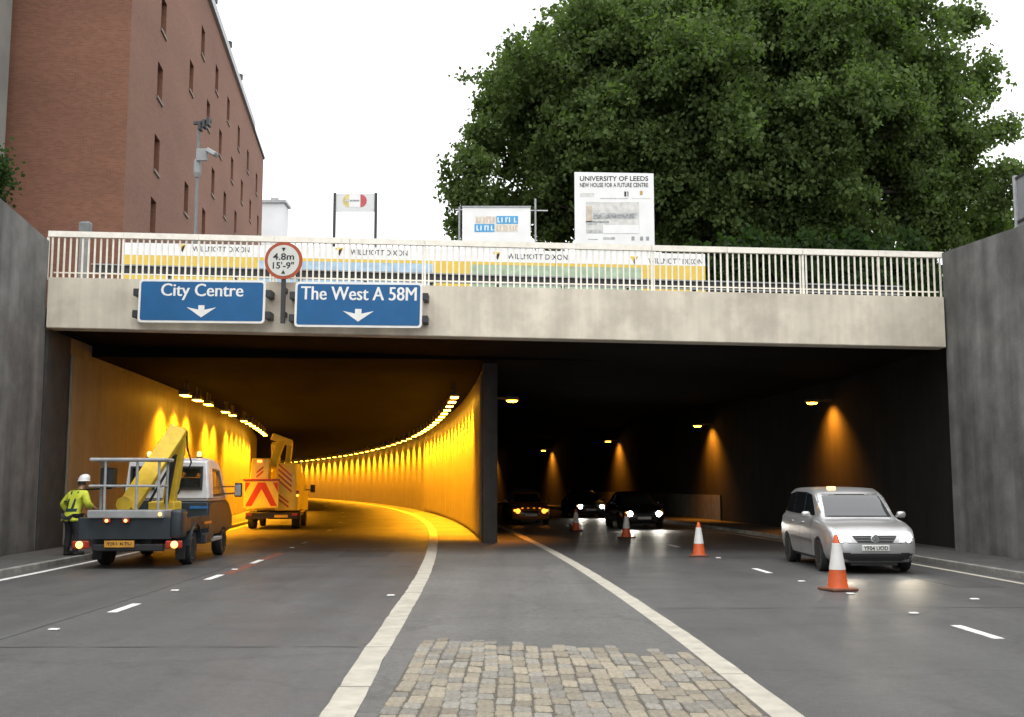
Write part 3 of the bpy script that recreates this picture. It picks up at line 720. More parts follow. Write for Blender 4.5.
# pale stair tower at the far left
t = empty('stair_tower', (at(-34, 50, 40).x, 40, ST)); tag(t, 'grey tower with a pale corner strip at the far left edge, before the brick block', 'building')
tw = mat('tower_render', (.22, .21, .19), .9, .1, .5); 
bm = new(); box(bm, -7, 0, 0, 3.5, -.2, 26); mk('wall', bm, tw, t)
bm = new(); box(bm, .002, .30, -.1, .3, -.2, 26.2); mk('corner_strip', bm, mat('pale_strip', (.48, .45, .37), .8, .05, 2), t)
bm = new(); box(bm, -7.2, .5, -.2, 3.7, 26.2, 26.6); mk('roof', bm, coping_m, t)
# white building far behind
a = at(262, 203, 120); b_ = at(284, 203, 120)
t = empty('white_building', ((a.x + b_.x) / 2, 120, ST)); tag(t, 'low white building beyond the far end of the brick block', 'building')
w = b_.x - a.x
bm = new(); box(bm, -w / 2 - 3, w / 2, 0, 2.5, -.2, a.z - ST); mk('wall', bm, mat('white_render', (.72, .73, .74), .8, .05, .4), t)
bm = new(); box(bm, -w / 2 - 3.2, w / 2 + .25, -.25, 2.7, a.z - ST, a.z - ST + .3); mk('roof', bm, coping_m, t)
bm = new(); box(bm, -.5, .3, 1, 1.8, a.z - ST + .3, a.z - ST + .9); mk('roof_vent', bm, coping_m, t)

# camera mast
CY = 34.0; c = at(196.5, 200, CY); zt = at(198, 124, CY).z - ST
t = empty('camera_mast', (c.x, CY, ST)); tag(t, 'slim grey mast carrying surveillance cameras in front of the brick block', 'camera mast')
bm = new(); tube(bm, [(0, 0, -.1), (0, 0, zt * .45), (0, 0, zt)], [.055, .05, .04], 10); mk('pole', bm, mat('mast_grey', (.16, .18, .18), .5, .08, 4), t)
bm = new(); bar(bm, (-.15, -.05, zt), (.42, -.15, zt + .05), .09); mk('arm', bm, dark_steel, t)
for i in range(3):
    bm = new(); box(bm, .06 + i * .13, .15 + i * .13, -.35, -.05, zt - .28 + i * .07, zt - .02 + i * .07, .01, 1); mk('flood_lamp', bm, dark_steel, t)
cw = mat('camera_white', (.26, .27, .27), .5, .05, 6)
bm = new(); box(bm, -.09, .09, -.42, .10, -.07, .07, .03, 2, T(.42, -.2, zt - .95) @ Matrix.Rotation(math.radians(35), 4, 'Y') @ Matrix.Rotation(math.radians(55), 4, 'Z')); mk('camera_housing', bm, cw, t)
bm = new(); box(bm, -.02, .34, -.16, -.08, zt - 1.25, zt - .85, .02, 1); mk('mount', bm, cw, t)
bm = new(); lathe(bm, [(.07, zt - 1.75), (.12, zt - 1.6), (.12, zt - 1.25), (.08, zt - 1.15)], 12); mk('junction_box', bm, cw, t)
# grey cabinet post behind the railing at the left
c = at(85, 240, 30.5); t = empty('cabinet_post', (c.x, 30.5, ST)); tag(t, 'grey pillar cabinet behind the railing at the left end', 'cabinet')
h = at(85, 222, 30.5).z - ST
bm = new(); box(bm, -.12, .12, -.1, .1, -.1, h - .4, .02, 1); mk('pillar', bm, mat('pillar_grey', (.22, .22, .21), .6), t)
bm = new(); box(bm, -.16, .16, -.13, .13, h - .399, h, .06, 2); mk('head', bm, mat('pillar_head', (.13, .14, .14), .5), t)

# grey panel fence above the right hand wall
fy0, fy1 = 13.0, 25.0
fp = P(fy1, 12.4); fz = at(1008, 176, fp.y).z
t = empty('panel_fence', (fp.x, fp.y, ST)); tag(t, 'grey metal panel screen standing above the right hand wall', 'fence')
fm = mat('screen_grey', (.19, .195, .20), .6, .08, 2, rnd=.05); 
L_ = fy1 - fy0; n = 9; 
for i in range(n):
    ya = -L_ * i / n; yb = -L_ * (i + 1) / n
    for z0, z1 in ((.05, (fz - ST) * .60), ((fz - ST) * .60 + .03, fz - ST - .07)):
        bm = new(); box(bm, 0, .04, yb + .05, ya - .05, z0, z1); mk('screen_panel', bm, fm, t)
    bm = new(); box(bm, -.05, .06, ya - .05, ya + .05, -.1, fz - ST); mk('post', bm, mat('screen_post', (.38, .39, .40), .5), t)
for zz in ((fz - ST) * .60, fz - ST - .07):
    bm = new(); box(bm, -.03, -.001, -L_, 0, zz - .03, zz + .03); mk('rail', bm, dark_steel, t)

# ------------------------------------------------------------------ trees
def leaf_mat(name, col, var=.35):
    m = bpy.data.materials.new(name); m.use_nodes = True; t = m.node_tree; L = t.links.new; b = t.nodes['Principled BSDF']
    b.inputs['Roughness'].default_value = .7; b.inputs['Specular IOR Level'].default_value = .15
    g = t.nodes.new('ShaderNodeNewGeometry'); mr = t.nodes.new('ShaderNodeMapRange'); mr.inputs['To Min'].default_value = 1 - var; mr.inputs['To Max'].default_value = 1 + var
    L(g.outputs['Random Per Island'], mr.inputs['Value'])
    n = t.nodes.new('ShaderNodeTexNoise'); n.inputs['Scale'].default_value = .45; L(g.outputs['Position'], n.inputs['Vector'])
    mr2 = t.nodes.new('ShaderNodeMapRange'); mr2.inputs['From Min'].default_value = .3; mr2.inputs['From Max'].default_value = .7; mr2.inputs['To Min'].default_value = .75; mr2.inputs['To Max'].default_value = 1.3
    L(n.outputs['Fac'], mr2.inputs['Value'])
    q = t.nodes.new('ShaderNodeMath'); q.operation = 'MULTIPLY'; L(mr.outputs[0], q.inputs[0]); L(mr2.outputs[0], q.inputs[1])
    v = t.nodes.new('ShaderNodeVectorMath'); v.operation = 'SCALE'; v.inputs[0].default_value = col; L(q.outputs[0], v.inputs['Scale'])
    L(v.outputs[0], b.inputs['Base Color'])
    tr_ = t.nodes.new('ShaderNodeBsdfTranslucent'); v2 = t.nodes.new('ShaderNodeVectorMath'); v2.operation = 'MULTIPLY'; v2.inputs[1].default_value = (1.1, 1.35, .5); L(v.outputs[0], v2.inputs[0]); L(v2.outputs[0], tr_.inputs['Color'])
    mx = t.nodes.new('ShaderNodeMixShader'); mx.inputs[0].default_value = .48; L(b.outputs[0], mx.inputs[1]); L(tr_.outputs[0], mx.inputs[2]); L(mx.outputs[0], t.nodes['Material Output'].inputs['Surface'])
    return m
def leaves(name, centers, size, m, parent=None, droop=.4):
    N = len(centers); c = np.asarray(centers, dtype=np.float64)
    d = rng.normal(size=(N, 3)); d[:, 2] -= droop; d /= np.linalg.norm(d, axis=1)[:, None]
    u = rng.normal(size=(N, 3)); u[:, 2] *= .5; s = np.cross(d, u); s /= np.linalg.norm(s, axis=1)[:, None]
    nn = np.cross(d, s)
    ln = size * rng.uniform(.7, 1.3, N)[:, None]; wd = ln * rng.uniform(.35, .5, N)[:, None]
    V = np.stack([c, c + d * ln * .45 + s * wd + nn * ln * .08, c + d * ln, c + d * ln * .45 - s * wd + nn * ln * .08], 1).reshape(-1, 3)
    me = bpy.data.meshes.new(name); me.vertices.add(4 * N); me.vertices.foreach_set('co', V.ravel())
    me.loops.add(4 * N); me.loops.foreach_set('vertex_index', np.arange(4 * N, dtype=np.int32))
    me.polygons.add(N); me.polygons.foreach_set('loop_start', np.arange(0, 4 * N, 4, dtype=np.int32)); me.polygons.foreach_set('loop_total', np.full(N, 4, dtype=np.int32))
    me.update(calc_edges=True); return link(name, me, m, parent)
bark = mat('bark', (.06, .048, .036), .9, .25, 3, .5, 14)
TY = 50.0; tc_ = at(733, 118, TY); tree = empty('broadleaf_tree', (tc_.x, TY, ST)); tag(tree, 'large dense broadleaf tree with dark green crown behind the bridge', 'tree')
cz = tc_.z - ST; RXc, RYc, RZc = 12.3, 8.5, 8.0
bm = new(); tube(bm, [(0, 0, -.3), (.1, 0, 2), (-.1, .1, 4.5), (0, 0, 8)], [.85, .6, .52, .40], 14); trunk = mk('trunk', bm, bark, tree, True)
clumps = []
for i in range(3000):
    if len(clumps) >= 260: break
    p = rng.normal(size=3); p /= np.linalg.norm(p); rr = rng.uniform(.35, 1.0) ** .5
    q = p * rr * np.array([RXc - 1.2, RYc - 1.2, RZc - 1.2])
    if q[2] < -RZc * .86: continue
    if all(np.linalg.norm(q - c) > 1.05 for c, _ in clumps): clumps.append((q, rng.uniform(1.3, 2.5) * (1.0 if rr > .75 else 1.2)))
for lx, ly in ((545, 225), (560, 235), (520, 205), (500, 200), (535, 200), (555, 205), (565, 220), (470, 195), (462, 180), (475, 165), (485, 130), (490, 112), (480, 215), (480, 150), (500, 95), (520, 60), (545, 40), (600, 5), (465, 225), (505, 215), (960, 20), (985, 75), (1003, 130), (1008, 175), (990, 215), (940, 228), (850, 225), (700, 215), (620, 225), (900, 5), (560, 215), (770, 235), (960, 150), (940, 190), (960, 205), (980, 180), (940, 225), (970, 240), (1000, 225), (915, 230), (925, 165), (950, 175), (990, 240), (975, 225), (955, 238), (1000, 200), (925, 240), (880, 238), (900, 215), (820, 242), (985, 190)):
    p = at(lx, ly, TY + rng.uniform(-3, 3)); clumps.append((np.array([p.x - tc_.x, p.y - TY, p.z - ST - cz]), rng.uniform(.9, 1.5)))
pts = []; limb_ends = []
for c, r in clumps:
    limb_ends.append(c)
    nt_ = int(8 + r * 9)
    for k in range(nt_):
        d = rng.normal(size=3); d /= np.linalg.norm(d); d[2] *= .75
        tip = c + d * r * rng.uniform(.55, 1.12); base = c + d * r * .15
        m_ = int(rng.uniform(32, 56) * (.8 + r * .28))
        f = rng.uniform(0, 1, m_)[:, None] ** .7
        pts.append(base + (tip - base) * f + rng.normal(size=(m_, 3)) * .25 * (1.15 - f * .5))
pts = np.concatenate(pts) + np.array([0, 0, cz]); print('leaves', len(pts))
leaf = leaf_mat('tree_leaf', (.104, .146, .052), .3)
leaves('crown', pts, .205, leaf, tree)
for i, c in enumerate(sorted(limb_ends, key=lambda q: -q[2])[::5]):
    e = Vector((c[0], c[1], c[2] + cz)); b0 = Vector((0, 0, rng.uniform(4.5, 7.8))); mid = b0.lerp(e, .5) + Vector((rng.normal() * .5, rng.normal() * .5, .7))
    bm = new(); tube(bm, [b0, b0.lerp(mid, .5) + Vector((0, 0, .2)), mid, mid.lerp(e, .6), e], [.26, .2, .14, .08, .03], 8); mk('limb', bm, bark, tree, True)
# shrubs behind the right end of the railing
hl = leaf_mat('shrub_leaf', (.03, .055, .018), .4)
for i, (px, top) in enumerate(((745, 252), (800, 248), (850, 252), (905, 246), (690, 262), (545, 268))):
    c = at(px, 300, 40 + (i % 2)); top_z = at(px, top - 14, 40).z - ST
    t = empty('shrub', (c.x, 40 + (i % 2), ST)); tag(t, ['dark shrub behind the railing, just right of the yellow hoarding end', 'dark shrub behind the railing, second right of the hoarding end', 'dark shrub behind the railing, third right of the hoarding end', 'dark shrub behind the railing nearest the right hand wall', 'dark shrub behind the right end of the hoarding', 'dark shrub right of the white advert board'][i], 'shrub', 'shrubs behind the railing')
    n_ = 7000; q = rng.normal(size=(n_, 3)); q /= np.linalg.norm(q, axis=1)[:, None]; q *= (rng.uniform(.25, 1, n_) ** .45)[:, None]
    q = q * np.array([1.5, .9, top_z / 2 + .1]) * (1 + .18 * np.sin(q[:, :1] * 9 + q[:, 2:] * 7)) + np.array([0, 0, top_z / 2])
    q = q[q[:, 2] > .05]; leaves('foliage', q, .26, hl, t)
    bm = new()
    for k in range(5): tube(bm, [(0.1 * math.cos(k * 1.3), .1 * math.sin(k * 1.3), -.1), (.5 * math.cos(k * 1.3), .4 * math.sin(k * 1.3), top_z * .6)], [.05, .02], 6)
    mk('stem', bm, bark, t)
# ivy bush hanging over the left wall
c = at(-14, 190, 25); t = empty('small_tree', (c.x, 25, ST)); tag(t, 'small dark leafy tree overhanging the left wall at the frame edge', 'tree')
zz = at(0, 172, 25).z - ST; q = rng.normal(size=(2600, 3)) * np.array([.22, .3, .27]) + np.array([.02, 0, zz]); leaves('crown', q, .10, hl, t, .8)
bm = new(); tube(bm, [(-.1, .1, -.2), (-.05, 0, zz * .6), (0, 0, zz + .3)], [.08, .06, .02], 8); mk('trunk', bm, bark, t, True)
# ------------------------------------------------------------------ traffic cones
org = mat('cone_orange', (.62, .10, .02), .5, .1, 4); cwh = mat('cone_sleeve', (.70, .69, .66), .45, .06, 4); rub = mat('cone_base', (.16, .06, .035), .8, .2, 6)
def cone_proto():
    t = empty('traffic_cone')
    bm = new(); prof = [(-.24, -.24)]
    box(bm, -.25, .25, -.25, .25, .0, .05, .02, 2); mk('base', bm, rub, t)
    bm = new(); lathe(bm, [(.185, .048), (.175, .07), (.135, .36)], 24); mk('cone_body', bm, org, t, True)
    bm = new(); lathe(bm, [(.139, .355), (.072, .80), (.066, .80)], 24); mk('reflective_sleeve', bm, cwh, t, True)
    bm = new(); lathe(bm, [(.0655, .795), (.036, .925), (.022, .945), (.0, .945)], 24); mk('tip', bm, org, t, True)
    return t
cp = cone_proto()
for i, (px, py, lab) in enumerate(((838, 590.5, 'orange and white traffic cone in front of the silver car, nearest the camera'), (699, 556.5, 'orange and white traffic cone standing alone left of the silver car, at the tunnel mouth'),
                                   (626.5, 538, 'dim traffic cone inside the dark tunnel, before the dark saloon with headlights on'), (576, 531, 'dimmest traffic cone deep in the dark tunnel, beside the distant headlights'))):
    t = cp if i == 0 else dup(cp); t.location = gnd(px, py); t.rotation_euler = (0, 0, .3 + i); t.location.z = .001; t.scale = (.95, .95, .95) if i == 0 else (.86, .86, .86); tag(t, lab, 'traffic cone', 'traffic cones closing the lane')

# ------------------------------------------------------------------ cars
tyre_m = mat('tyre_rubber', (.015, .015, .015), .85, .1, 20); rim_m = mat('wheel_rim', (.42, .42, .43), .4, .08, 6, metal=.3)
blackp = mat('black_plastic', (.018, .018, .019), .6, .1, 9); plate_w = mat('plate_white', (.70, .70, .66), .5); plate_y = mat('plate_yellow', (.65, .45, .05), .5)
wglass = mat('windscreen_glass', (.03, .034, .036), .04, .03, 3, spec=.9, coat=.6)
lens_clear = mat('lens_clear', (.55, .56, .57), .12, .1, 20, metal=.4)
def lamp_mat(n, c, s): return mat(n, (.6, .6, .6), .2, 0, 5, emit=c, estr=s)
head_on = lamp_mat('headlamp_lit', (1, .95, .82), 40); amber_on = lamp_mat('amber_lit', (1, .33, .02), 2.4); red_on = lamp_mat('tail_lit', (1, .13, .02), 5); amber_hot = lamp_mat('amber_beacon', (1, .42, .03), 2.2)
def interp(tab, l):
    xs = [r[0] for r in tab]; return [float(np.interp(l, xs, [r[k] for r in tab])) for k in range(1, len(tab[0]))]
def smooth_interp(tab, l):
    xs = [r[0] for r in tab]; out = []
    for k in range(1, len(tab[0])):
        ys = [r[k] for r in tab]; i = max(0, min(len(xs) - 2, int(np.searchsorted(xs, l) - 1)))
        h = xs[i + 1] - xs[i]; t = (l - xs[i]) / h
        def tan(j):
            if j == 0: return (ys[1] - ys[0]) / (xs[1] - xs[0])
            if j == len(xs) - 1: return (ys[-1] - ys[-2]) / (xs[-1] - xs[-2])
            a, b_ = (ys[j] - ys[j - 1]) / (xs[j] - xs[j - 1]), (ys[j + 1] - ys[j]) / (xs[j + 1] - xs[j])
            return 0 if a * b_ <= 0 else 2 * a * b_ / (a + b_)
        m0, m1 = tan(i) * h, tan(i + 1) * h
        out.append((2 * t ** 3 - 3 * t ** 2 + 1) * ys[i] + (t ** 3 - 2 * t ** 2 + t) * m0 + (-2 * t ** 3 + 3 * t ** 2) * ys[i + 1] + (t ** 3 - t ** 2) * m1)
    return out
def conform(bvh, nu, nv, fn, direction, off=.006, depth=.02):
    """a thin panel laid on a shell: fn(u, v) gives the ray start"""
    d = Vector(direction).normalized(); bm = new(); F = []; B = []
    for i in range(nu + 1):
        rf, rb = [], []
        for j in range(nv + 1):
            o = Vector(fn(i / nu, j / nv)); hit = bvh.ray_cast(o, d)
            p = hit[0] if hit[0] is not None else o + d * 2
            rf.append(bm.verts.new(p - d * off)); rb.append(bm.verts.new(p + d * depth))
        F.append(rf); B.append(rb)
    for i in range(nu):
        for j in range(nv):
            bm.faces.new((F[i][j], F[i + 1][j], F[i + 1][j + 1], F[i][j + 1])); bm.faces.new((B[i][j], B[i][j + 1], B[i + 1][j + 1], B[i + 1][j]))
    for i in range(nu):
        bm.faces.new((F[i][0], B[i][0], B[i + 1][0], F[i + 1][0])); bm.faces.new((F[i][nv], F[i + 1][nv], B[i + 1][nv], B[i][nv]))
    for j in range(nv):
        bm.faces.new((F[0][j], F[0][j + 1], B[0][j + 1], B[0][j])); bm.faces.new((F[nu][j], B[nu][j], B[nu][j + 1], F[nu][j + 1]))
    return bm
def quadfn(a, b_, c, d):
    a, b_, c, d = map(Vector, (a, b_, c, d))
    return lambda u, v: (a * (1 - u) + b_ * u) * (1 - v) + (d * (1 - u) + c * u) * v
def wheel(parent, x, y, r, w, side):
    R = Matrix.Rotation(math.radians(90) * side, 4, 'Y')
    bm = new(); lathe(bm, [(r * .60, -w / 2), (r * .93, -w / 2), (r, -w * .3), (r, w * .3), (r * .93, w / 2), (r * .60, w / 2)], 28, R); o = mk('wheel', bm, tyre_m, parent, True); o.location = (x, y, r)
    bm = new(); lathe(bm, [(r * .66, w * .2), (r * .66, w * .5), (r * .6, w * .5), (r * .56, w * .3), (r * .2, w * .36), (r * .16, w * .46), (0, w * .46)], 24, R)
    mk('rim', bm, rim_m, o, True)
    for k in range(5):
        a = k * 2 * math.pi / 5; bm = new(); box(bm, r * .12, r * .62, -.035, .035, w * .30, w * .47, .008, 1, R @ Matrix.Rotation(a, 4, 'Z')); mk('spoke', bm, rim_m, o)
    return o
def car(name, label, cat, loc_, rz, tab, belt_f, paint_m, axles, wr, win, lights, detail=True, group=None):
    """tab rows: l, bottom, belt, half width, roof, half width at roof"""
    t = empty(name, loc_, rz); tag(t, label, cat, group)
    L = tab[-1][0]; ls = sorted(set([r[0] for r in tab] + list(np.linspace(0, .5, 9)) + list(np.linspace(.5, L - .4, 34)) + list(np.linspace(L - .4, L, 8))))
    bm = new(); rings = []
    for l_ in ls:
        zb_, zt, w, zr_, wr_ = smooth_interp(tab, l_); h = zt - zb_
        half = [(0, zb_), (.55 * w, zb_), (.84 * w, zb_ + .015), (.95 * w, zb_ + .09), (.985 * w, zb_ + .22 * h + .04), (w, zb_ + .50 * h), (.992 * w, zb_ + .72 * h), (.965 * w, zt - .07 * min(1, h)), (.925 * w, zt - .012)]
        k = max(0.0, zr_ - zt); 
        wt = min(wr_, .9 * w); half += [(.90 * w - (.90 * w - wt) * .06, zt + k * .04), (.90 * w - (.90 * w - wt) * .52, zt + k * .50), (wt + (.9 * w - wt) * .10, zt + k * .88), (wt - .06 * min(1, k * 3) - .25 * w * (1 - min(1, k * 3)) * .5, zt + k * .985 + .004), (wt * .45, zt + k + .012), (0, zt + k + .018)]
        ring = [bm.verts.new((x, l_, z)) for x, z in half] + [bm.verts.new((-x, l_, z)) for x, z in half[-2:0:-1]]
        rings.append(ring)
    for a, b_ in zip(rings, rings[1:]):
        n = len(a)
        for k in range(n): bm.faces.new((a[k], a[(k + 1) % n], b_[(k + 1) % n], b_[k]))
    bm.faces.new(rings[0][::-1]); bm.faces.new(rings[-1])
    bmesh.ops.recalc_face_normals(bm, faces=bm.faces)
    bvh = BVHTree.FromBMesh(bm)
    body = mk('body', bm, paint_m, t, True, 50)
    cut = new()
    for ya in axles:
        for s in (-1, 1): lathe(cut, [(wr + .045, -.16), (wr + .045, .3)], 32, T(s * (tab[4][3] - .08), ya, wr + .01) @ Matrix.Rotation(math.radians(90) * s, 4, 'Y'))
    co = mk('cutter', cut, blackp, t); md = body.modifiers.new('b', 'BOOLEAN'); md.object = co; md.solver = 'EXACT'; md.operation = 'DIFFERENCE'; bpy.context.view_layer.update(); apply_mods(body); bpy.data.objects.remove(co)
    for p in body.data.polygons: p.use_smooth = True
    body.data.set_sharp_from_angle(angle=math.radians(38))
    for ya in axles:
        for s in (-1, 1):
            wheel(t, s * (tab[4][3] - .11), ya, wr, .2, s)
            bm = new(); lathe(bm, [(wr + .043, -.15), (wr + .043, -.12)], 28, T(s * (tab[4][3] - .08), ya, wr + .01) @ Matrix.Rotation(math.radians(90) * s, 4, 'Y')); mk('wheel_arch', bm, blackp, t)
    # glass
    (wx0, wz0, wx1, wz1) = win['front']
    mk('windscreen', conform(bvh, 14, 8, quadfn((-wx0, -1, wz0), (wx0, -1, wz0), (wx1, -1, wz1), (-wx1, -1, wz1)), (0, 1, 0)), wglass, t, True)
    for s in (-1, 1):
        for q in win['side']:
            mk('side_window', conform(bvh, 6, 5, quadfn(*[(s * 2, a, b_) for a, b_ in q]), (-s, 0, 0), .005), glass, t, True)
    return t, body, bvh
silver = mat('silver_paint', (.50, .50, .50), .28, .03, 20, metal=.55, coat=.5)
mpv_tab = [(0, .34, .60, .60, .60, .4), (.05, .25, .70, .72, .70, .5), (.16, .21, .80, .81, .80, .6), (.45, .20, .91, .865, .91, .62), (.98, .19, 1.0, .885, 1.01, .70), (1.30, .19, 1.015, .89, 1.24, .70), (1.80, .19, 1.03, .895, 1.555, .69),
           (2.25, .19, 1.035, .895, 1.635, .69), (3.0, .19, 1.04, .895, 1.65, .685), (3.9, .20, 1.05, .88, 1.61, .66), (4.18, .22, 1.06, .865, 1.48, .63), (4.32, .28, 1.05, .82, 1.12, .60), (4.39, .40, .96, .74, .96, .5)]
hd_pt = gnd(864, 573)
t, body, bvh = car('silver_car', 'silver people carrier with headlights on, driving out of the dark tunnel', 'car', (hd_pt.x + .12, 21.35, 0), heading(22) - .06, mpv_tab, None, silver, (.88, 3.56), .315,
    dict(front=(.77, 1.06, .66, 1.52), side=[((1.42, 1.085), (2.31, 1.09), (2.31, 1.545), (1.90, 1.50)), ((2.335, 1.09), (3.24, 1.10), (3.24, 1.56), (2.335, 1.55)), ((3.265, 1.10), (4.12, 1.13), (3.98, 1.50), (3.265, 1.56))]), None)
mk('grille', conform(bvh, 10, 4, quadfn((-.33, -1, .60), (.33, -1, .60), (.44, -1, .735), (-.44, -1, .735)), (0, 1, 0), .008), blackp, t, True)
chrome = mat('chrome', (.72, .72, .72), .15, .0, 5, metal=1.0)
for z in (.637, .69):
    mk('grille_bar', conform(bvh, 10, 1, quadfn((-.36, -1, z), (.36, -1, z), (.37, -1, z + .012), (-.37, -1, z + .012)), (0, 1, 0), .014), mat('grille_bar', (.10, .10, .10), .4), t, True)
fy = bvh.ray_cast(Vector((0, -1, .67)), Vector((0, 1, 0)))[0].y
bm = new(); lathe(bm, [(.085, .0), (.085, .012), (.07, .016)], 28, T(0, fy - .014, .668) @ RX); em = mk('emblem', bm, chrome, t, True)
bm = new(); lathe(bm, [(.068, .0), (.068, .003)], 28, T(0, fy - .0305, .668) @ RX); mk('emblem_field', bm, mat('emblem_field', (.25, .26, .28), .3), em)
bm = new()
for pts in ([(-.03, .058), (-.012, .058), (0, .02), (.012, .058), (.03, .058), (.008, .004), (-.008, .004)], [(-.058, .03), (-.045, .042), (-.025, -.03), (-.006, .0), (.006, .0), (.025, -.03), (.045, .042), (.058, .03), (.03, -.062), (.018, -.055), (0, -.018), (-.018, -.055), (-.03, -.062)]):
    prism(bm, pts, .003, T(0, fy - .037, .668))
mk('emblem_letters', bm, chrome, em)
for s in (-1, 1):
    hl_ = mk('headlight', conform(bvh, 8, 6, quadfn((s * .45, -1, .60), (s * .76, -1, .62), (s * .78, -1, .82), (s * .48, -1, .755)), (0, 1, 0), .008), lens_clear, t, True)
    cx, cz_ = s * .60, .695; y_ = bvh.ray_cast(Vector((cx, -1, cz_)), Vector((0, 1, 0)))[0].y
    bm = new(); lathe(bm, [(.10, 0), (.095, .02), (.0, .03)], 20, T(cx, y_ - .008, cz_) @ RX); mk('bulb', bm, head_on, hl_, True)
    ld = bpy.data.lights.new('headlamp_beam', 'SPOT'); ld.energy = 22; ld.color = (1, .80, .5); ld.spot_size = math.radians(60); ld.spot_blend = .9; ld.shadow_soft_size = .06
    l = bpy.data.objects.new('headlamp_beam', ld); COL.objects.link(l); l.parent = t; l.location = (cx, y_ - .06, cz_); l.rotation_euler = (math.radians(-80), 0, 0)
    # door mirror
    bm = new(); box(bm, -.09, .09, -.06, .06, -.065, .065, .05, 3, T(s * .97, 1.42, 1.10)); bar(bm, (s * .86, 1.42, 1.06), (s * .95, 1.42, 1.08), .05); mk('door_mirror', bm, silver, t, True)
    for yy in (1.42, 2.32, 3.25):
        mk('door_gap', conform(bvh, 1, 8, quadfn((s * 2, yy, .30), (s * 2, yy + .008, .30), (s * 2, yy + .008, 1.02), (s * 2, yy, 1.02)), (-s, 0, 0), .002), blackp, t)
    mk('side_moulding', conform(bvh, 10, 1, quadfn((s * 2, 1.35, .55), (s * 2, 3.1, .57), (s * 2, 3.1, .63), (s * 2, 1.35, .61)), (-s, 0, 0), .012), mat('moulding', (.10, .10, .10), .5), t, True)
    for yy in (2.05, 3.0):
        bm = new(); x_ = bvh.ray_cast(Vector((s * 2, yy, .93)), Vector((-s, 0, 0)))[0].x
        box(bm, x_ - .025, x_ + .025, yy, yy + .18, .915, .945, .01, 1); mk('door_handle', bm, silver, t)
    mk('fog_recess', conform(bvh, 5, 3, quadfn((s * .46, -1, .31), (s * .66, -1, .33), (s * .66, -1, .41), (s * .48, -1, .41)), (0, 1, 0), .004), blackp, t, True)
mk('shaded_intake', conform(bvh, 16, 4, quadfn((-.68, -1, .25), (.68, -1, .25), (.72, -1, .395), (-.72, -1, .395)), (0, 1, 0), .006), blackp, t, True)  # intake and valance in black, painting in the shadow below the plate
mk('bumper_gap', conform(bvh, 14, 1, quadfn((-.70, -1, .585), (.70, -1, .585), (.70, -1, .592), (-.70, -1, .592)), (0, 1, 0), .002), blackp, t, True)
py_ = bvh.ray_cast(Vector((0, -1, .50)), Vector((0, 1, 0)))[0].y
bm = new(); box(bm, -.26, .26, py_ - .03, py_ + .05, .445, .555, .006, 1); pl = mk('number_plate', bm, plate_w, t)
b = text_bm('YF04 UOD', width=.46, height=.075, bold=.01); b.transform(T(0, py_ - .036, .50)); mk('plate_letters', b, black, pl)
bm = new(); box(bm, -.36, -.18, 2.0, 2.1, 1.58, 1.67, .02, 2); mk('roof_light', bm, amber_on, t)
# wipers and the dark line below the windscreen, dash clutter at its top
mk('wiper', conform(bvh, 10, 1, quadfn((-.62, -1, 1.075), (.60, -1, 1.075), (.60, -1, 1.088), (-.62, -1, 1.088)), (0, 1, 0), .016), blackp, t)
bm = new(); box(bm, -.12, .12, 1.86, 1.92, 1.40, 1.455, .02, 1); mk('rear_view_mirror', bm, blackp, t)
bm = new(); box(bm, -.45, .45, .12, 4.2, .16, .24); mk('underbody', bm, blackp, t)

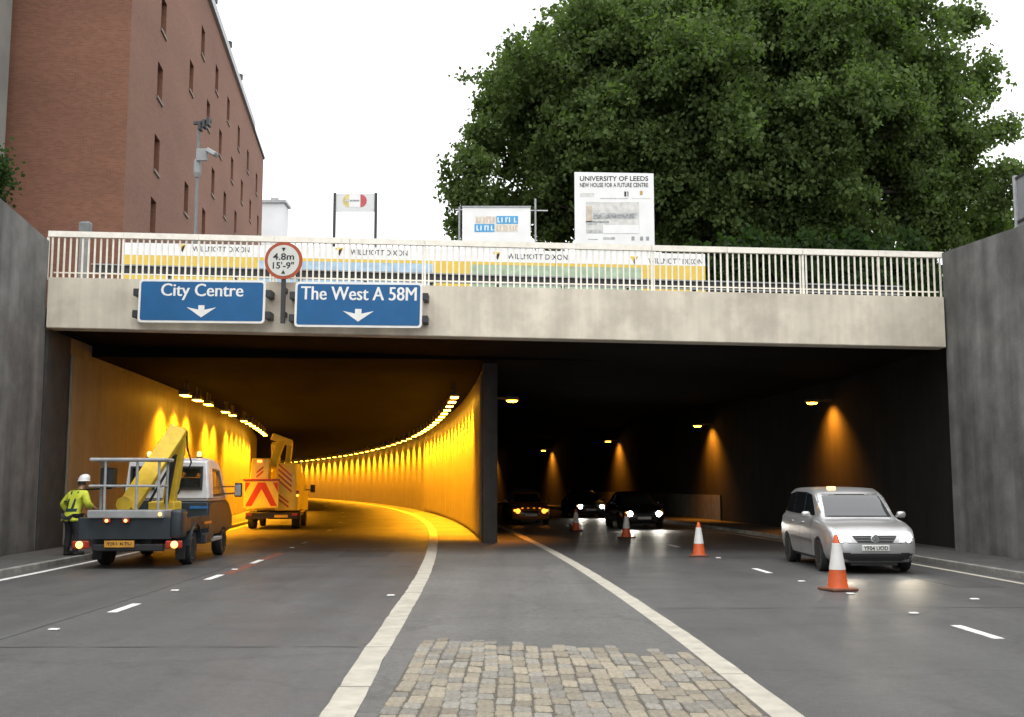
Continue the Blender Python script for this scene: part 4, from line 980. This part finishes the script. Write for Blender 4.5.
sal_tab = [(0, .34, .56, .58, .56, .4), (.06, .24, .64, .74, .64, .5), (.2, .20, .72, .82, .72, .6), (.6, .19, .82, .86, .82, .62), (1.15, .19, .90, .87, .905, .64), (1.5, .19, .91, .875, 1.13, .63), (2.05, .19, .92, .875, 1.38, .60),
           (2.5, .19, .925, .875, 1.43, .60), (3.1, .19, .93, .87, 1.40, .59), (3.6, .20, .94, .86, 1.18, .60), (3.9, .22, .94, .85, .97, .60), (4.2, .28, .93, .80, .93, .6), (4.3, .40, .84, .70, .84, .5)]
def far_car(name, label, px, Y, paint_m, lit, spot):
    p = at(px, 485, Y); t, body, bvh = car(name, label, 'car', (p.x, Y, 0), heading(Y), sal_tab, None, paint_m, (.85, 3.4), .305,
        dict(front=(.70, .96, .56, 1.30), side=[((1.65, .98), (2.35, .98), (2.35, 1.33), (2.1, 1.30)), ((2.43, .98), (3.25, .99), (3.05, 1.30), (2.43, 1.33))]), None)
    mk('grille', conform(bvh, 8, 3, quadfn((-.32, -1, .50), (.32, -1, .50), (.36, -1, .60), (-.36, -1, .60)), (0, 1, 0), .008), blackp, t, True)
    bm = new(); box(bm, -.26, .26, -.03, .06, .38, .48, .006, 1); mk('number_plate', bm, plate_w, t)
    for s in (-1, 1):
        h = mk('headlight', conform(bvh, 6, 4, quadfn((s * .42, -1, .53), (s * .70, -1, .55), (s * .70, -1, .66), (s * .45, -1, .63)), (0, 1, 0), .008), lens_clear, t, True)
        y_ = bvh.ray_cast(Vector((s * .56, -1, .59)), Vector((0, 1, 0)))[0].y
        bm = new(); lathe(bm, [(.105, 0), (.10, .02), (0, .03)], 16, T(s * .56, y_ - .008, .59) @ RX); mk('bulb', bm, lit, h, True)
        y_ = bvh.ray_cast(Vector((s * .69, -1, .62)), Vector((0, 1, 0)))[0].y
        bm = new(); box(bm, s * .69 - .05, s * .69 + .05, y_ - .02, y_ + .03, .57, .66, .01, 1); mk('indicator', bm, amber_on, h)
        bm = new(); box(bm, -.09, .09, -.05, .05, -.06, .06, .04, 2, T(s * .96, 1.62, .99)); bar(bm, (s * .82, 1.62, .95), (s * .92, 1.62, .97), .05); mk('door_mirror', bm, paint_m, t, True)
        if spot:
            ld = bpy.data.lights.new('headlamp_beam', 'SPOT'); ld.energy = spot; ld.color = (1, .93, .8); ld.spot_size = math.radians(75); ld.spot_blend = .8; ld.shadow_soft_size = .06
            l = bpy.data.objects.new('headlamp_beam', ld); COL.objects.link(l); l.parent = t; l.location = (s * .56, -.12, .59); l.rotation_euler = (math.radians(-84), 0, math.radians(0))
    bm = new(); box(bm, -.45, .45, .12, 4.1, .16, .24); mk('underbody', bm, blackp, t)
    return t, bvh
dkp = mat('black_car_paint', (.012, .012, .014), .25, .05, 9, coat=.6)
far_car('dark_car', 'dark saloon with headlights on, nearest of the cars inside the dark tunnel', 644, 43.0, dkp, head_on, 90)
far_car('distant_car', 'farther dark car whose two headlights glow behind the dark saloon', 591, 57.5, mat('grey_car_paint', (.03, .032, .036), .3, .05, 9, coat=.5), head_on, 90)
t, bvh = far_car('orange_lit_car', 'orange-lit car with amber lamps parked in the closed lane, beside the dividing wall', 531, 47.5, mat('orange_lit_car_paint', (.42, .16, .02), .35, .08, 9, coat=.5), amber_on, 0)  # the orange light on the dark body is put into its paint colour
bm = new(); box(bm, -.5, .5, 2.3, 2.5, 1.43, 1.53, .03, 2); mk('light_bar', bm, blackp, t)
for xx in (-.35, -.1, .15, .4):
    bm = new(); box(bm, xx - .05, xx + .05, -.035, .03, .565 if False else .70, .75, .01, 1); o = mk('warning_lamp', bm, amber_on, t); o.location = (0, .18, -.03)
# ------------------------------------------------------------------ work trucks
yel = mat('boom_yellow', (.86, .57, .04), .45, .08, 4, dirt=(.55, .36, .04), dscale=3); wcab = mat('cab_white', (.62, .62, .62), .35, .05, 4, coat=.3, dirt=(.42, .40, .37), dscale=3); dgrey = mat('truck_dark', (.020, .030, .037), .45, .16, 4, dirt=(.032, .032, .032), dscale=2.5)
alu = mat('cage_grey', (.34, .35, .35), .5, .1, 6); greyb = mat('basket_floor', (.30, .31, .31), .55, .1, 4)
def cab_shell(bm, w0, w1, prof, bev):
    """prof: (y, z, half width) outline of the cab seen from the side"""
    b = bmesh.new(); A = [b.verts.new((-h, y, z)) for y, z, h in prof]; B = [b.verts.new((h, y, z)) for y, z, h in prof]; n = len(prof)
    b.faces.new(A); b.faces.new(B[::-1])
    for i in range(n): b.faces.new((A[i], B[i], B[(i + 1) % n], A[(i + 1) % n]))
    bmesh.ops.recalc_face_normals(b, faces=b.faces)
    bmesh.ops.bevel(b, geom=b.edges[:], offset=bev, segments=3, affect='EDGES'); merge(bm, b)
pr, plf = gnd(184.5, 563.5), gnd(88, 563.5)
tx = (pr.x + plf.x) / 2 + .30; ty = 24.1
t = empty('platform_truck', (tx, ty, 0), heading(26)); tag(t, 'white and dark grey platform truck with folded yellow boom, parked nearest at the left', 'truck')
HW = 1.0
bm = new(); box(bm, -.42, -.28, -1.25, 3.9, .48, .66); box(bm, .28, .42, -1.25, 3.9, .48, .66); box(bm, -.42, .42, -1.1, -1.0, .5, .64); box(bm, -.42, .42, 1.2, 1.3, .5, .64); mk('chassis', bm, blackp, t)
bm = new(); box(bm, -HW, HW, -1.42, 1.25, .72, .82, .01, 1); mk('load_bed', bm, dgrey, t)
bm = new(); box(bm, -HW + .01, HW - .12, -1.46, -1.425, .60, 1.04, .01, 1); mk('tailboard', bm, dgrey, t)
for s in (-1, 1):
    bm = new(); box(bm, s * HW - .02, s * HW + .02, -1.42, 1.25, .76, 1.02, .008, 1); mk('side_board', bm, dgrey, t)
    # wheel wing at the rear corner
    pts = [(.50 * math.cos(math.radians(a)), .48 * math.sin(math.radians(a))) for a in range(0, 181, 15)]
    bm = new(); b = bmesh.new()
    outer = [(y_, z_ + .42) for y_, z_ in pts]; inner = [(y_ * .93, z_ * .93 + .42) for y_, z_ in pts]
    V = [[b.verts.new((x_, y_, z_)) for y_, z_ in outer + inner[::-1]] for x_ in (s * HW - s * .34, s * HW + s * .05)]
    b.faces.new(V[0]); b.faces.new(V[1][::-1]); n = len(V[0])
    for i in range(n): b.faces.new((V[0][i], V[1][i], V[1][(i + 1) % n], V[0][(i + 1) % n]))
    merge(bm, b); mk('mudguard', bm, dgrey, t)
    wheel(t, s * (HW - .14), 0, .36, .24, s); wheel(t, s * (HW - .14), 3.15, .36, .22, s)
    bm = new(); box(bm, s * (HW - .14) - .10, s * (HW - .14) + .10, -.62, -.59, .14, .46, .01, 1); mk('mud_flap', bm, blackp, t)
    bm = new(); box(bm, s * .93 - .17, s * .93 + .17, -1.49, -1.40, .42, .57, .02, 1); tl_ = mk('tail_light', bm, mat('tail_lens', (.35, .03, .015), .3), t)
    bm = new(); lathe(bm, [(.075, 0), (.065, .03), (0, .035)], 16, T(s * .95, -1.49, .495) @ RX); mk('bulb', bm, amber_hot, tl_)
bm = new(); box(bm, HW - .16, HW + .09, -1.50, -1.02, .62, 1.20, .07, 3); mk('corner_guard', bm, dgrey, t, True)
bm = new(); box(bm, -.72, .72, -1.44, -1.34, .36, .50, .02, 1); mk('underrun_bar', bm, blackp, t)
bm = new(); box(bm, -.46, .14, -1.475, -1.45, .44, .575, .005, 1); pl = mk('number_plate', bm, mat('orange_lit_plate', (.62, .30, .04), .5), t)  # yellow plate with the orange light on it mixed into the colour
b = text_bm('YJ51 KTU', width=.5, height=.075, bold=.01); b.transform(T(-.16, -1.482, .508)); mk('plate_letters', b, black, pl)
bm = new(); box(bm, .95, 1.09, 1.28, 2.4, .42, .5, .01, 1); mk('side_step', bm, alu, t)
# reflector strip and side marker lamps
bm = new(); box(bm, 1.081, 1.10, .55, 1.2, .84, .89); mk('side_marker', bm, mat('amber_lens', (.6, .2, .02), .3), t)
bm = new(); box(bm, -1.08, 1.09, .7, 1.5, .40, .62, .02, 1); mk('tool_locker', bm, dgrey, t)
# cab
bm = new(); cab_shell(bm, 1, 1, [(1.42, .55, .98), (3.55, .55, .99), (4.35, .58, .93), (4.4, .95, .92), (3.62, 1.34, .97), (1.42, 1.34, .98)], .05); mk('cab_lower', bm, dgrey, t, True)
UP = [(1.43, 1.342, .975), (3.60, 1.342, .965), (2.95, 2.10, .90), (2.75, 2.27, .88), (1.75, 2.33, .88), (1.50, 2.28, .90)]
bm = new(); cab_shell(bm, 1, 1, UP, .06)
bmesh.ops.recalc_face_normals(bm, faces=bm.faces); cvh = BVHTree.FromBMesh(bm); cabu = mk('cab_upper', bm, wcab, t, True)
RW = ((-.80, -.30), (.16, .78))
cut = new(); cab_shell(cut, 1, 1, [(1.50, 1.30, .91), (3.48, 1.30, .90), (2.90, 2.04, .84), (2.72, 2.20, .82), (1.78, 2.26, .82), (1.56, 2.22, .84)], .02)
c1 = mk('cutter', cut, blackp, t)
cut = new()
for a, b_ in RW: box(cut, a, b_, 1.2, 1.75, 1.62, 2.10)
prism(cut, [(1.90, 1.42), (3.25, 1.42), (2.78, 2.05), (1.95, 2.10)], 3.0, Matrix(((0, 1, 0, -1.5), (1, 0, 0, 0), (0, 0, 1, 0), (0, 0, 0, 1))))
c2 = mk('cutter', cut, blackp, t)
cut = new(); box(cut, -.78, .78, 2.85, 4.2, 1.46, 2.00); c3 = mk('cutter', cut, blackp, t)
bpy.context.view_layer.update()
for c_ in (c1, c2, c3):
    md = cabu.modifiers.new('b', 'BOOLEAN'); md.object = c_; md.solver = 'EXACT'; md.operation = 'DIFFERENCE'
apply_mods(cabu)
for c_ in (c1, c2, c3): bpy.data.objects.remove(c_)
cabu.data.set_sharp_from_angle(angle=math.radians(35))
clear = mat('clear_glass', (.03, .035, .035), .03, .0, 3, spec=.6); clear.node_tree.nodes['Principled BSDF'].inputs['Alpha'].default_value = .35
for a, b_ in RW:
    bm = new()
    for q in ((a - .03, a + .02, 1.59, 2.13), (b_ - .02, b_ + .03, 1.59, 2.13), (a + .02, b_ - .02, 1.59, 1.64), (a + .02, b_ - .02, 2.08, 2.13)): box(bm, q[0], q[1], 1.40, 1.60, q[2], q[3])
    w_ = mk('rear_window', bm, blackp, t)
    bm = new(); box(bm, a + .015, b_ - .015, 1.485, 1.49, 1.635, 2.085); mk('pane', bm, clear, w_)
bm = new(); prism(bm, [(-.80, 1.44), (.80, 1.44), (.74, 2.02), (-.74, 2.02)], .006)
for v in bm.verts: v.co.y += 3.50 - (v.co.z - 1.44) * .86
mk('windscreen', bm, clear, t)
for xx in (-.45, .45):
    bm = new(); box(bm, xx - .25, xx + .25, 1.75, 2.0, 1.25, 1.86, .06, 2); box(bm, xx - .13, xx + .13, 1.78, 1.90, 1.88, 2.08, .04, 2); mk('seat', bm, blackp, t)
for s in (-1, 1):
    mk('side_window', conform(cvh, 6, 4, quadfn((s * 2, 1.92, 1.43), (s * 2, 3.22, 1.43), (s * 2, 2.77, 2.04), (s * 2, 1.97, 2.09)), (-s, 0, 0), -.02, .026), clear, t)
    bm = new(); box(bm, -.09, .09, -.05, .05, -.17, .17, .03, 2, T(s * 1.33, 3.0, 1.58)); bar(bm, (s * .95, 3.05, 1.48), (s * 1.28, 3.02, 1.50), .035); bar(bm, (s * .93, 3.05, 1.66), (s * 1.28, 3.02, 1.66), .03); wm = mk('wing_mirror', bm, blackp, t)
    bm = new(); box(bm, -.07, .07, -.003, .003, -.14, .13, .0, 1, T(s * 1.33, 2.945, 1.58)); mk('mirror_glass', bm, chrome, wm)
bm = new(); box(bm, .55, .95, 1.395, 1.418, 1.16, 1.22); mk('door_logo', bm, mat('cab_blue', (.02, .14, .35), .5), t)
for xx in (-.56, .60):
    bm = new(); lathe(bm, [(.07, 0), (.07, .04), (.055, .05)], 14, T(xx, 1.95, 2.32)); bc = mk('beacon', bm, blackp, t)
    bm = new(); lathe(bm, [(.055, .05), (.055, .14), (.03, .165), (0, .17)], 14, T(xx, 1.95, 2.32)); mk('beacon_lens', bm, amber_hot, bc)
# boom: turret, lower arm, upper arm folded back down to the basket
bm = new(); lathe(bm, [(.34, .82), (.34, .95), (.26, 1.0), (.26, 1.12)], 20, T(.12, .75, 0)); mk('turret', bm, yel, t, True)
bm = new(); box(bm, -.14, .44, .45, 1.1, 1.08, 1.34, .03, 2); mk('turret_head', bm, yel, t)
apex = Vector((.56, .35, 2.86))
bm = new(); bar(bm, (.24, .72, 1.2), apex, .26, .30, .025, (0, 1, 0)); mk('lower_arm', bm, yel, t)
bm = new(); bar(bm, (-.28, -.62, 1.22), apex + Vector((.02, -.30, .06)), .38, .26, .025, (0, 1, 0)); mk('upper_arm', bm, yel, t)
bm = new(); bar(bm, (.10, -.30, 1.35), apex + Vector((-.06, -.12, -.50)), .04, .04); mk('arm_slot', bm, blackp, t)
bm = new(); tube(bm, [(.26, .42, 1.3), (.36, .32, 1.8), (.48, .16, 2.35)], .05, 10); mk('ram', bm, dark_steel, t)
bm = new(); lathe(bm, [(.12, -.2), (.12, .2)], 16, T(apex.x + .02, apex.y - .14, apex.z) @ Matrix.Rotation(math.radians(90), 4, 'X')); mk('knuckle', bm, yel, t)
bm = new(); tube(bm, [(apex.x + .16, apex.y - .2, apex.z + .02), (apex.x + .17, apex.y - .1, 2.5), (apex.x + .24, apex.y, 2.2), (.47, .6, 1.5)], .02, 6); mk('hose', bm, blackp, t)
bm = new(); lathe(bm, [(.16, -.14), (.16, .14)], 16, T(-.30, -.66, 1.30) @ Matrix.Rotation(math.radians(90), 4, 'X')); mk('arm_pivot', bm, yel, t)
# basket
bx0, bx1, by0, by1 = -.80, .72, -1.56, -.80
bm = new(); box(bm, bx0, bx1, by0, by1, 1.03, 1.19, .02, 2); mk('basket_floor', bm, greyb, t)
for x_, y_ in ((bx0 + .32, by0 + .05), (bx1 - .56, by0 + .05), (bx1 - .12, by0 + .05), (bx0 + .04, by1 - .05), (bx1 - .12, by1 - .05)):
    bm = new(); tube(bm, [(x_, y_, 1.18), (x_, y_, 2.2)], .028, 8); mk('cage_post', bm, alu, t)
bm = new(); box(bm, bx0 - .0, bx1, by0 - .02, by1, 2.18, 2.25, .03, 2); mk('cage_top', bm, alu, t)
for z in (1.68,):
    for a, b_ in (((bx0, by0 + .05, z), (bx1 - .1, by0 + .05, z)), ((bx0, by1 - .05, z), (bx1 - .1, by1 - .05, z)), ((bx0 + .03, by0 + .05, z), (bx0 + .03, by1 - .05, z)), ((bx1 - .12, by0 + .05, z), (bx1 - .12, by1 - .05, z))):
        bm = new(); tube(bm, [a, b_], .026, 8); mk('cage_rail', bm, alu, t)
bm = new(); box(bm, -.60, -.34, by0 + .1, by0 + .4, 1.64, 2.05, .02, 1); mk('control_box', bm, blackp, t)
for xx in (-.40, -.02):
    bm = new(); box(bm, xx - .07, xx + .07, by0 - .01, by0 + .06, .94, 1.022, .01, 1); o = mk('basket_lamp', bm, MATS['tail_lens'], t)
    bm = new(); lathe(bm, [(.035, 0), (.03, .02), (0, .024)], 12, T(xx, by0 - .01, .98) @ RX); mk('bulb', bm, amber_on, o)
bm = new(); lathe(bm, [(.04, 0), (.035, .02), (0, .024)], 12, T(bx1 - .06, by0 - .0, 1.11) @ RX); mk('marker_lamp', bm, amber_on, t)

# the yellow truck farther in
p0, p1 = gnd(252, 528), gnd(304, 528)
t = empty('yellow_truck', ((p0.x + p1.x) / 2, 43.6, 0), heading(44)); tag(t, 'yellow access truck with red chevrons on its back, inside the orange tunnel', 'truck')
vy = mat('van_yellow', (.74, .64, .08), .45, .06, 3, coat=.2); vr = mat('chevron_red', (.50, .05, .015), .5, .06, 4)
bm = new(); box(bm, -.85, .85, -.9, 4.3, .46, .66, .02, 1); mk('chassis', bm, blackp, t)
for s in (-1, 1):
    wheel(t, s * .84, 0, .34, .30, s); wheel(t, s * .84, 3.2, .34, .22, s)
bm = new(); cab_shell(bm, 1, 1, [(1.6, .6, .96), (3.7, .6, .97), (4.5, .65, .9), (4.5, 1.05, .9), (3.8, 1.35, .95), (3.1, 2.15, .86), (1.75, 2.25, .84), (1.6, 2.2, .86)], .06); mk('cab', bm, vy, t, True)
bm = new(); box(bm, .12, .98, -.95, 1.55, .72, 2.55, .06, 3)
for v in bm.verts:
    if v.co.z > 1.7 and v.co.x > .5: v.co.x -= (v.co.z - 1.7) * .16
mk('locker_body', bm, vy, t, True)
bm = new(); box(bm, -1.0, .115, -.7, 1.55, .72, 1.75, .05, 2); mk('load_body', bm, vy, t)
bm = new(); box(bm, -1.06, .25, -1.12, -1.04, .82, 1.86, .015, 1); brd = mk('chevron_board', bm, vy, t)
bm = new(); box(bm, -1.10, .28, -1.14, -1.02, 1.862, 1.93, .01, 1); mk('board_cap', bm, MATS['tail_lens'], brd)
bm = new()
for s in (-1, 1):
    cx = -.40
    for k, (zl, zh) in enumerate(((.95, 1.30), (1.60, 1.80))):
        pass
    prism(bm, [(cx, 1.80), (cx + s * .14, 1.80), (cx + s * .60, .90), (cx + s * .36, .90), (cx, 1.55)], .004, T(0, -1.126, 0))
    prism(bm, [(cx + s * .42, 1.80), (cx + s * .62, 1.80), (cx + s * .62, 1.42)], .004, T(0, -1.126, 0))
mk('chevrons', bm, vr, brd)
bm = new()
for k in range(4):
    z = 1.62 + k * .20; prism(bm, [(.20, z + .32), (.20, z + .23), (.72, z - .22), (.72, z - .13)] if k < 4 else [], .004, T(0, -.957, 0))
for k in range(2):
    z = 1.02 + k * .17; prism(bm, [(.22, z + .18), (.22, z + .10), (.62, z - .20), (.62, z - .12)], .004, T(0, -.957, 0))
mk('hazard_stripes', bm, vr, t)
bm = new(); box(bm, -.88, -.12, -1.0, -.4, 1.76, 2.72, .05, 2)
for v in bm.verts:
    if v.co.z > 2.2: v.co.x = v.co.x * .9 - .02
mk('work_basket', bm, vy, t)
bm = new()
for k in range(2): prism(bm, [(-.62, 2.05 + k * .16), (-.62, 1.97 + k * .16), (-.36, 2.19 + k * .16), (-.36, 2.27 + k * .16)], .004, T(0, -1.006, 0))
mk('basket_stripes', bm, vr, t)
bm = new(); box(bm, -.60, -.42, -1.03, -.98, 2.56, 2.66, .01, 1); mk('warning_lamp', bm, red_on, t)
bm = new(); bar(bm, (-.02, .7, 1.7), (-.05, .1, 3.35), .32, .34, .03, (0, 1, 0)); mk('lower_arm', bm, vy, t)
bm = new(); bar(bm, (-.12, -.4, 2.4), (.22, .25, 3.55), .30, .30, .03, (0, 1, 0)); mk('upper_arm', bm, vy, t)
bm = new(); bar(bm, (-.2, .1, 3.62), (.55, .3, 3.35), .34, .26, .04); mk('knuckle', bm, vy, t)
bm = new(); bar(bm, (.50, .28, 3.40), (.40, .6, 2.5), .22, .26, .03, (0, 1, 0)); mk('boom_end', bm, vy, t)
bm = new(); box(bm, -1.0, 1.0, -1.0, -.86, .40, .66, .03, 1); mk('rear_bumper', bm, blackp, t)
for s in (-1, 1):
    bm = new(); box(bm, s * .86 - .1, s * .86 + .1, -1.02, -.98, .52, .62, .01, 1); mk('tail_light', bm, MATS['tail_lens'], t)
bm = new(); box(bm, .90, 1.0, -.99, -.955, 1.25, 1.50, .01, 1); l1 = mk('side_lamp', bm, MATS['tail_lens'], t)
bm = new(); lathe(bm, [(.05, 0), (.04, .02), (0, .025)], 12, T(.95, -.99, 1.30) @ RX); mk('bulb', bm, amber_hot, l1)
bm = new(); box(bm, -.10, .10, -.06, .06, -.16, .16, .03, 2, T(1.2, 3.2, 1.55)); bar(bm, (.9, 3.2, 1.5), (1.15, 3.2, 1.5), .04); mk('wing_mirror', bm, blackp, t)
bm = new(); box(bm, .1, .6, -1.022, -1.0, .46, .56); mk('number_plate', bm, plate_y, t)

# ------------------------------------------------------------------ the worker
def skin_mesh(name, joints, links, m, parent=None, root=0, sub=2):
    me = bpy.data.meshes.new(name); me.from_pydata([j[0] for j in joints], links, []); o = link(name, me, m, parent)
    o.modifiers.new('s', 'SKIN')
    for i, j in enumerate(joints):
        r = j[1]; me.skin_vertices[0].data[i].radius = (r, r) if not isinstance(r, tuple) else r
        me.skin_vertices[0].data[i].use_root = (i == root)
    ss = o.modifiers.new('u', 'SUBSURF'); ss.levels = sub; ss.render_levels = sub
    apply_mods(o); o.data.materials.clear(); o.data.materials.append(m)
    for p in o.data.polygons: p.use_smooth = True
    return o
skin_c = mat('skin', (.42, .24, .17), .6, .05, 8); hv = mat('hi_vis_yellow', (.58, .64, .05), .7, .08, 9); navy = mat('dark_green_trim', (.012, .045, .035), .8, .1, 9); trous = mat('dark_trousers', (.02, .021, .026), .85, .15, 8); helm = mat('helmet_white', (.72, .72, .70), .35, .03, 5); boot = mat('boots', (.02, .018, .016), .7); hair = mat('hair', (.03, .02, .015), .8); band = mat('reflective_band', (.55, .56, .54), .4, .05, 6)
wp = at(70.5, 553, 25.2); foot_z = .118
# local frame: the figure faces +y (away from the camera, towards the lorry side), x to its right
J = [((0, 0, .95), (.16, .12)), ((0, .01, 1.12), (.145, .11)), ((0, .015, 1.32), (.17, .115)), ((0, .02, 1.45), (.10, .085)), ((0, .045, 1.53), .055), ((0, .075, 1.60), (.075, .085)), ((0, .085, 1.70), (.08, .095)), ((0, .075, 1.77), (.055, .065)),
     ((-.19, .0, 1.41), .068), ((-.38, -.02, 1.16), .052), ((-.30, .17, .98), .040), ((-.28, .22, .95), (.042, .025)),
     ((.19, .02, 1.41), .068), ((.29, .10, 1.16), .052), ((.22, .34, 1.08), .040), ((.215, .39, 1.07), (.042, .025)),
     ((-.10, 0, .88), .10), ((-.11, .03, .50), .066), ((-.12, -.02, .10), .045), ((-.13, .10, .045), (.045, .035)), ((-.135, .17, .035), (.04, .026)),
     ((.10, 0, .88), .10), ((.12, .05, .50), .066), ((.11, .02, .10), .045), ((.12, .14, .045), (.045, .035)), ((.125, .21, .035), (.04, .026))]
E = [(0, 1), (1, 2), (2, 3), (3, 4), (4, 5), (5, 6), (6, 7), (2, 8), (8, 9), (9, 10), (10, 11), (2, 12), (12, 13), (13, 14), (14, 15), (0, 16), (16, 17), (17, 18), (18, 19), (19, 20), (0, 21), (21, 22), (22, 23), (23, 24), (24, 25)]
for h, d, sd in ((11, Vector((.05, .075, -.035)), 1), (15, Vector((.0, .08, -.03)), -1)):      # four fingers and a thumb, half closed
    base = Vector(J[h][0])
    for k in range(5):
        if k < 4:
            ox = (k - 1.5) * .021; ln = (.8, .95, .9, .7)[k]; a = base + Vector((ox, .0, 0)) + d * .55; b_ = a + d * .5 * ln + Vector((0, 0, -.02)); c_ = b_ + d * .25 * ln + Vector((0, -.012, -.028))
        else: a = base + Vector((sd * .034, -.005, -.004)); b_ = a + Vector((sd * .022, .025, -.012)); c_ = b_ + Vector((sd * .004, .026, -.012))
        i0 = len(J); J += [(tuple(a), .0095), (tuple(b_), .009), (tuple(c_), .008)]; E += [(h, i0), (i0, i0 + 1), (i0 + 1, i0 + 2)]
person = skin_mesh('person', J, E, skin_c); person.location = (wp.x, 25.2, foot_z); person.rotation_euler = (0, 0, math.radians(-28))
tag(person, 'worker in yellow high visibility jacket and white helmet beside the platform truck', 'person')
fc = new()
for s in (-1, 1): box(fc, s * .03 - .012, s * .03 + .012, .165, .185, 1.685, 1.70, .004, 1)
mk('eyes', fc, black, person)
bm = new(); prism(bm, [(-.014, 1.635), (.014, 1.635), (.006, 1.685), (-.006, 1.685)], .03, T(0, .168, 0)); mk('nose', bm, skin_c, person)
bm = new(); box(bm, -.025, .025, .155, .168, 1.605, 1.613); mk('mouth', bm, mat('lips', (.30, .12, .10), .6), person)
for s in (-1, 1):
    bm = new(); box(bm, s * .083 - .01, s * .083 + .01, .06, .10, 1.65, 1.71, .008, 2); mk('ear', bm, skin_c, person)
bm = new(); lathe(bm, [(.095, 1.62), (.105, 1.68), (.106, 1.74), (.08, 1.79)], 18, T(0, .055, 0) @ Matrix.Diagonal((.92, 1, 1, 1))); mk('hair', bm, hair, person, True)
jk = [((0, 0, .80), (.215, .165)), ((0, 0, .95), (.20, .155)), ((0, .01, 1.14), (.185, .145)), ((0, .015, 1.33), (.205, .145)), ((0, .02, 1.46), (.125, .11)), ((0, .03, 1.52), (.085, .085)),
      ((-.21, 0, 1.41), .092), ((-.395, -.02, 1.16), .082), ((-.33, .14, 1.0), .068), ((.21, .02, 1.41), .092), ((.30, .10, 1.16), .082), ((.235, .29, 1.09), .068)]
jacket = skin_mesh('jacket', jk, [(0, 1), (1, 2), (2, 3), (3, 4), (4, 5), (3, 6), (6, 7), (7, 8), (3, 9), (9, 10), (10, 11)], hv, person, 1)
# trims laid on the jacket's back
bmj = new(); bmj.from_mesh(jacket.data); jv = BVHTree.FromBMesh(bmj); bmj.free()
def trim(name, q, m, direction=(0, 1, 0), n=(8, 2)): return mk(name, conform(jv, n[0], n[1], quadfn(*q), direction, .006, .01), m, jacket)
for s in (-1, 1):
    trim('brace', ((s * .05, -1, 1.02), (s * .105, -1, 1.02), (s * .14, -1, 1.46), (s * .085, -1, 1.46)), navy)
    trim('brace', ((s * .06, 2, 1.02), (s * .10, 2, 1.02), (s * .13, 2, 1.46), (s * .09, 2, 1.46)), navy, (0, -1, 0))
trim('waist_band', ((-.17, -1, .985), (.17, -1, .985), (.17, -1, 1.06), (-.17, -1, 1.06)), navy)
trim('waist_band', ((-.17, 2, .985), (.17, 2, .985), (.17, 2, 1.035), (-.17, 2, 1.035)), navy, (0, -1, 0))
trim('hem', ((-.16, -1, .74), (.16, -1, .74), (.16, -1, .775), (-.16, -1, .775)), navy)
trim('collar', ((-.09, -1, 1.475), (.09, -1, 1.475), (.075, -1, 1.56), (-.075, -1, 1.56)), navy)
trim('sleeve_band', ((-2, -.10, 1.20), (-2, .06, 1.20), (-2, .06, 1.245), (-2, -.10, 1.245)), navy, (1, 0, 0), (4, 1))
trs = [((0, 0, .90), (.165, .135)), ((-.10, 0, .84), .112), ((-.115, .03, .50), .088), ((-.12, -.015, .12), .075), ((.10, 0, .84), .112), ((.12, .05, .50), .088), ((.11, .02, .12), .075)]
skin_mesh('trousers', trs, [(0, 1), (1, 2), (2, 3), (0, 4), (4, 5), (5, 6)], trous, person)
for s, yy in ((-1, .05), (1, .09)):
    bm = new(); box(bm, s * .12 - .055, s * .12 + .055, yy - .12, yy + .17, -.0, .10, .035, 3); box(bm, s * .12 - .05, s * .12 + .05, yy - .12, yy - .0, .05, .20, .03, 2); mk('boot', bm, boot, person, True)
bm = new(); lathe(bm, [(.150, 1.71), (.148, 1.722), (.128, 1.73), (.128, 1.78), (.105, 1.84), (.06, 1.875), (0, 1.885)], 24, T(0, .075, 0) @ Matrix.Diagonal((.92, 1.05, 1, 1))); mk('helmet', bm, helm, person, True)

# lean the figure forward from the hips, as if bending over the truck's side
for o in [person] + list(person.children_recursive):
    for v in o.data.vertices:
        if v.co.z > .92: v.co.y += (v.co.z - .92) * .26; v.co.z -= (v.co.z - .92) * .05
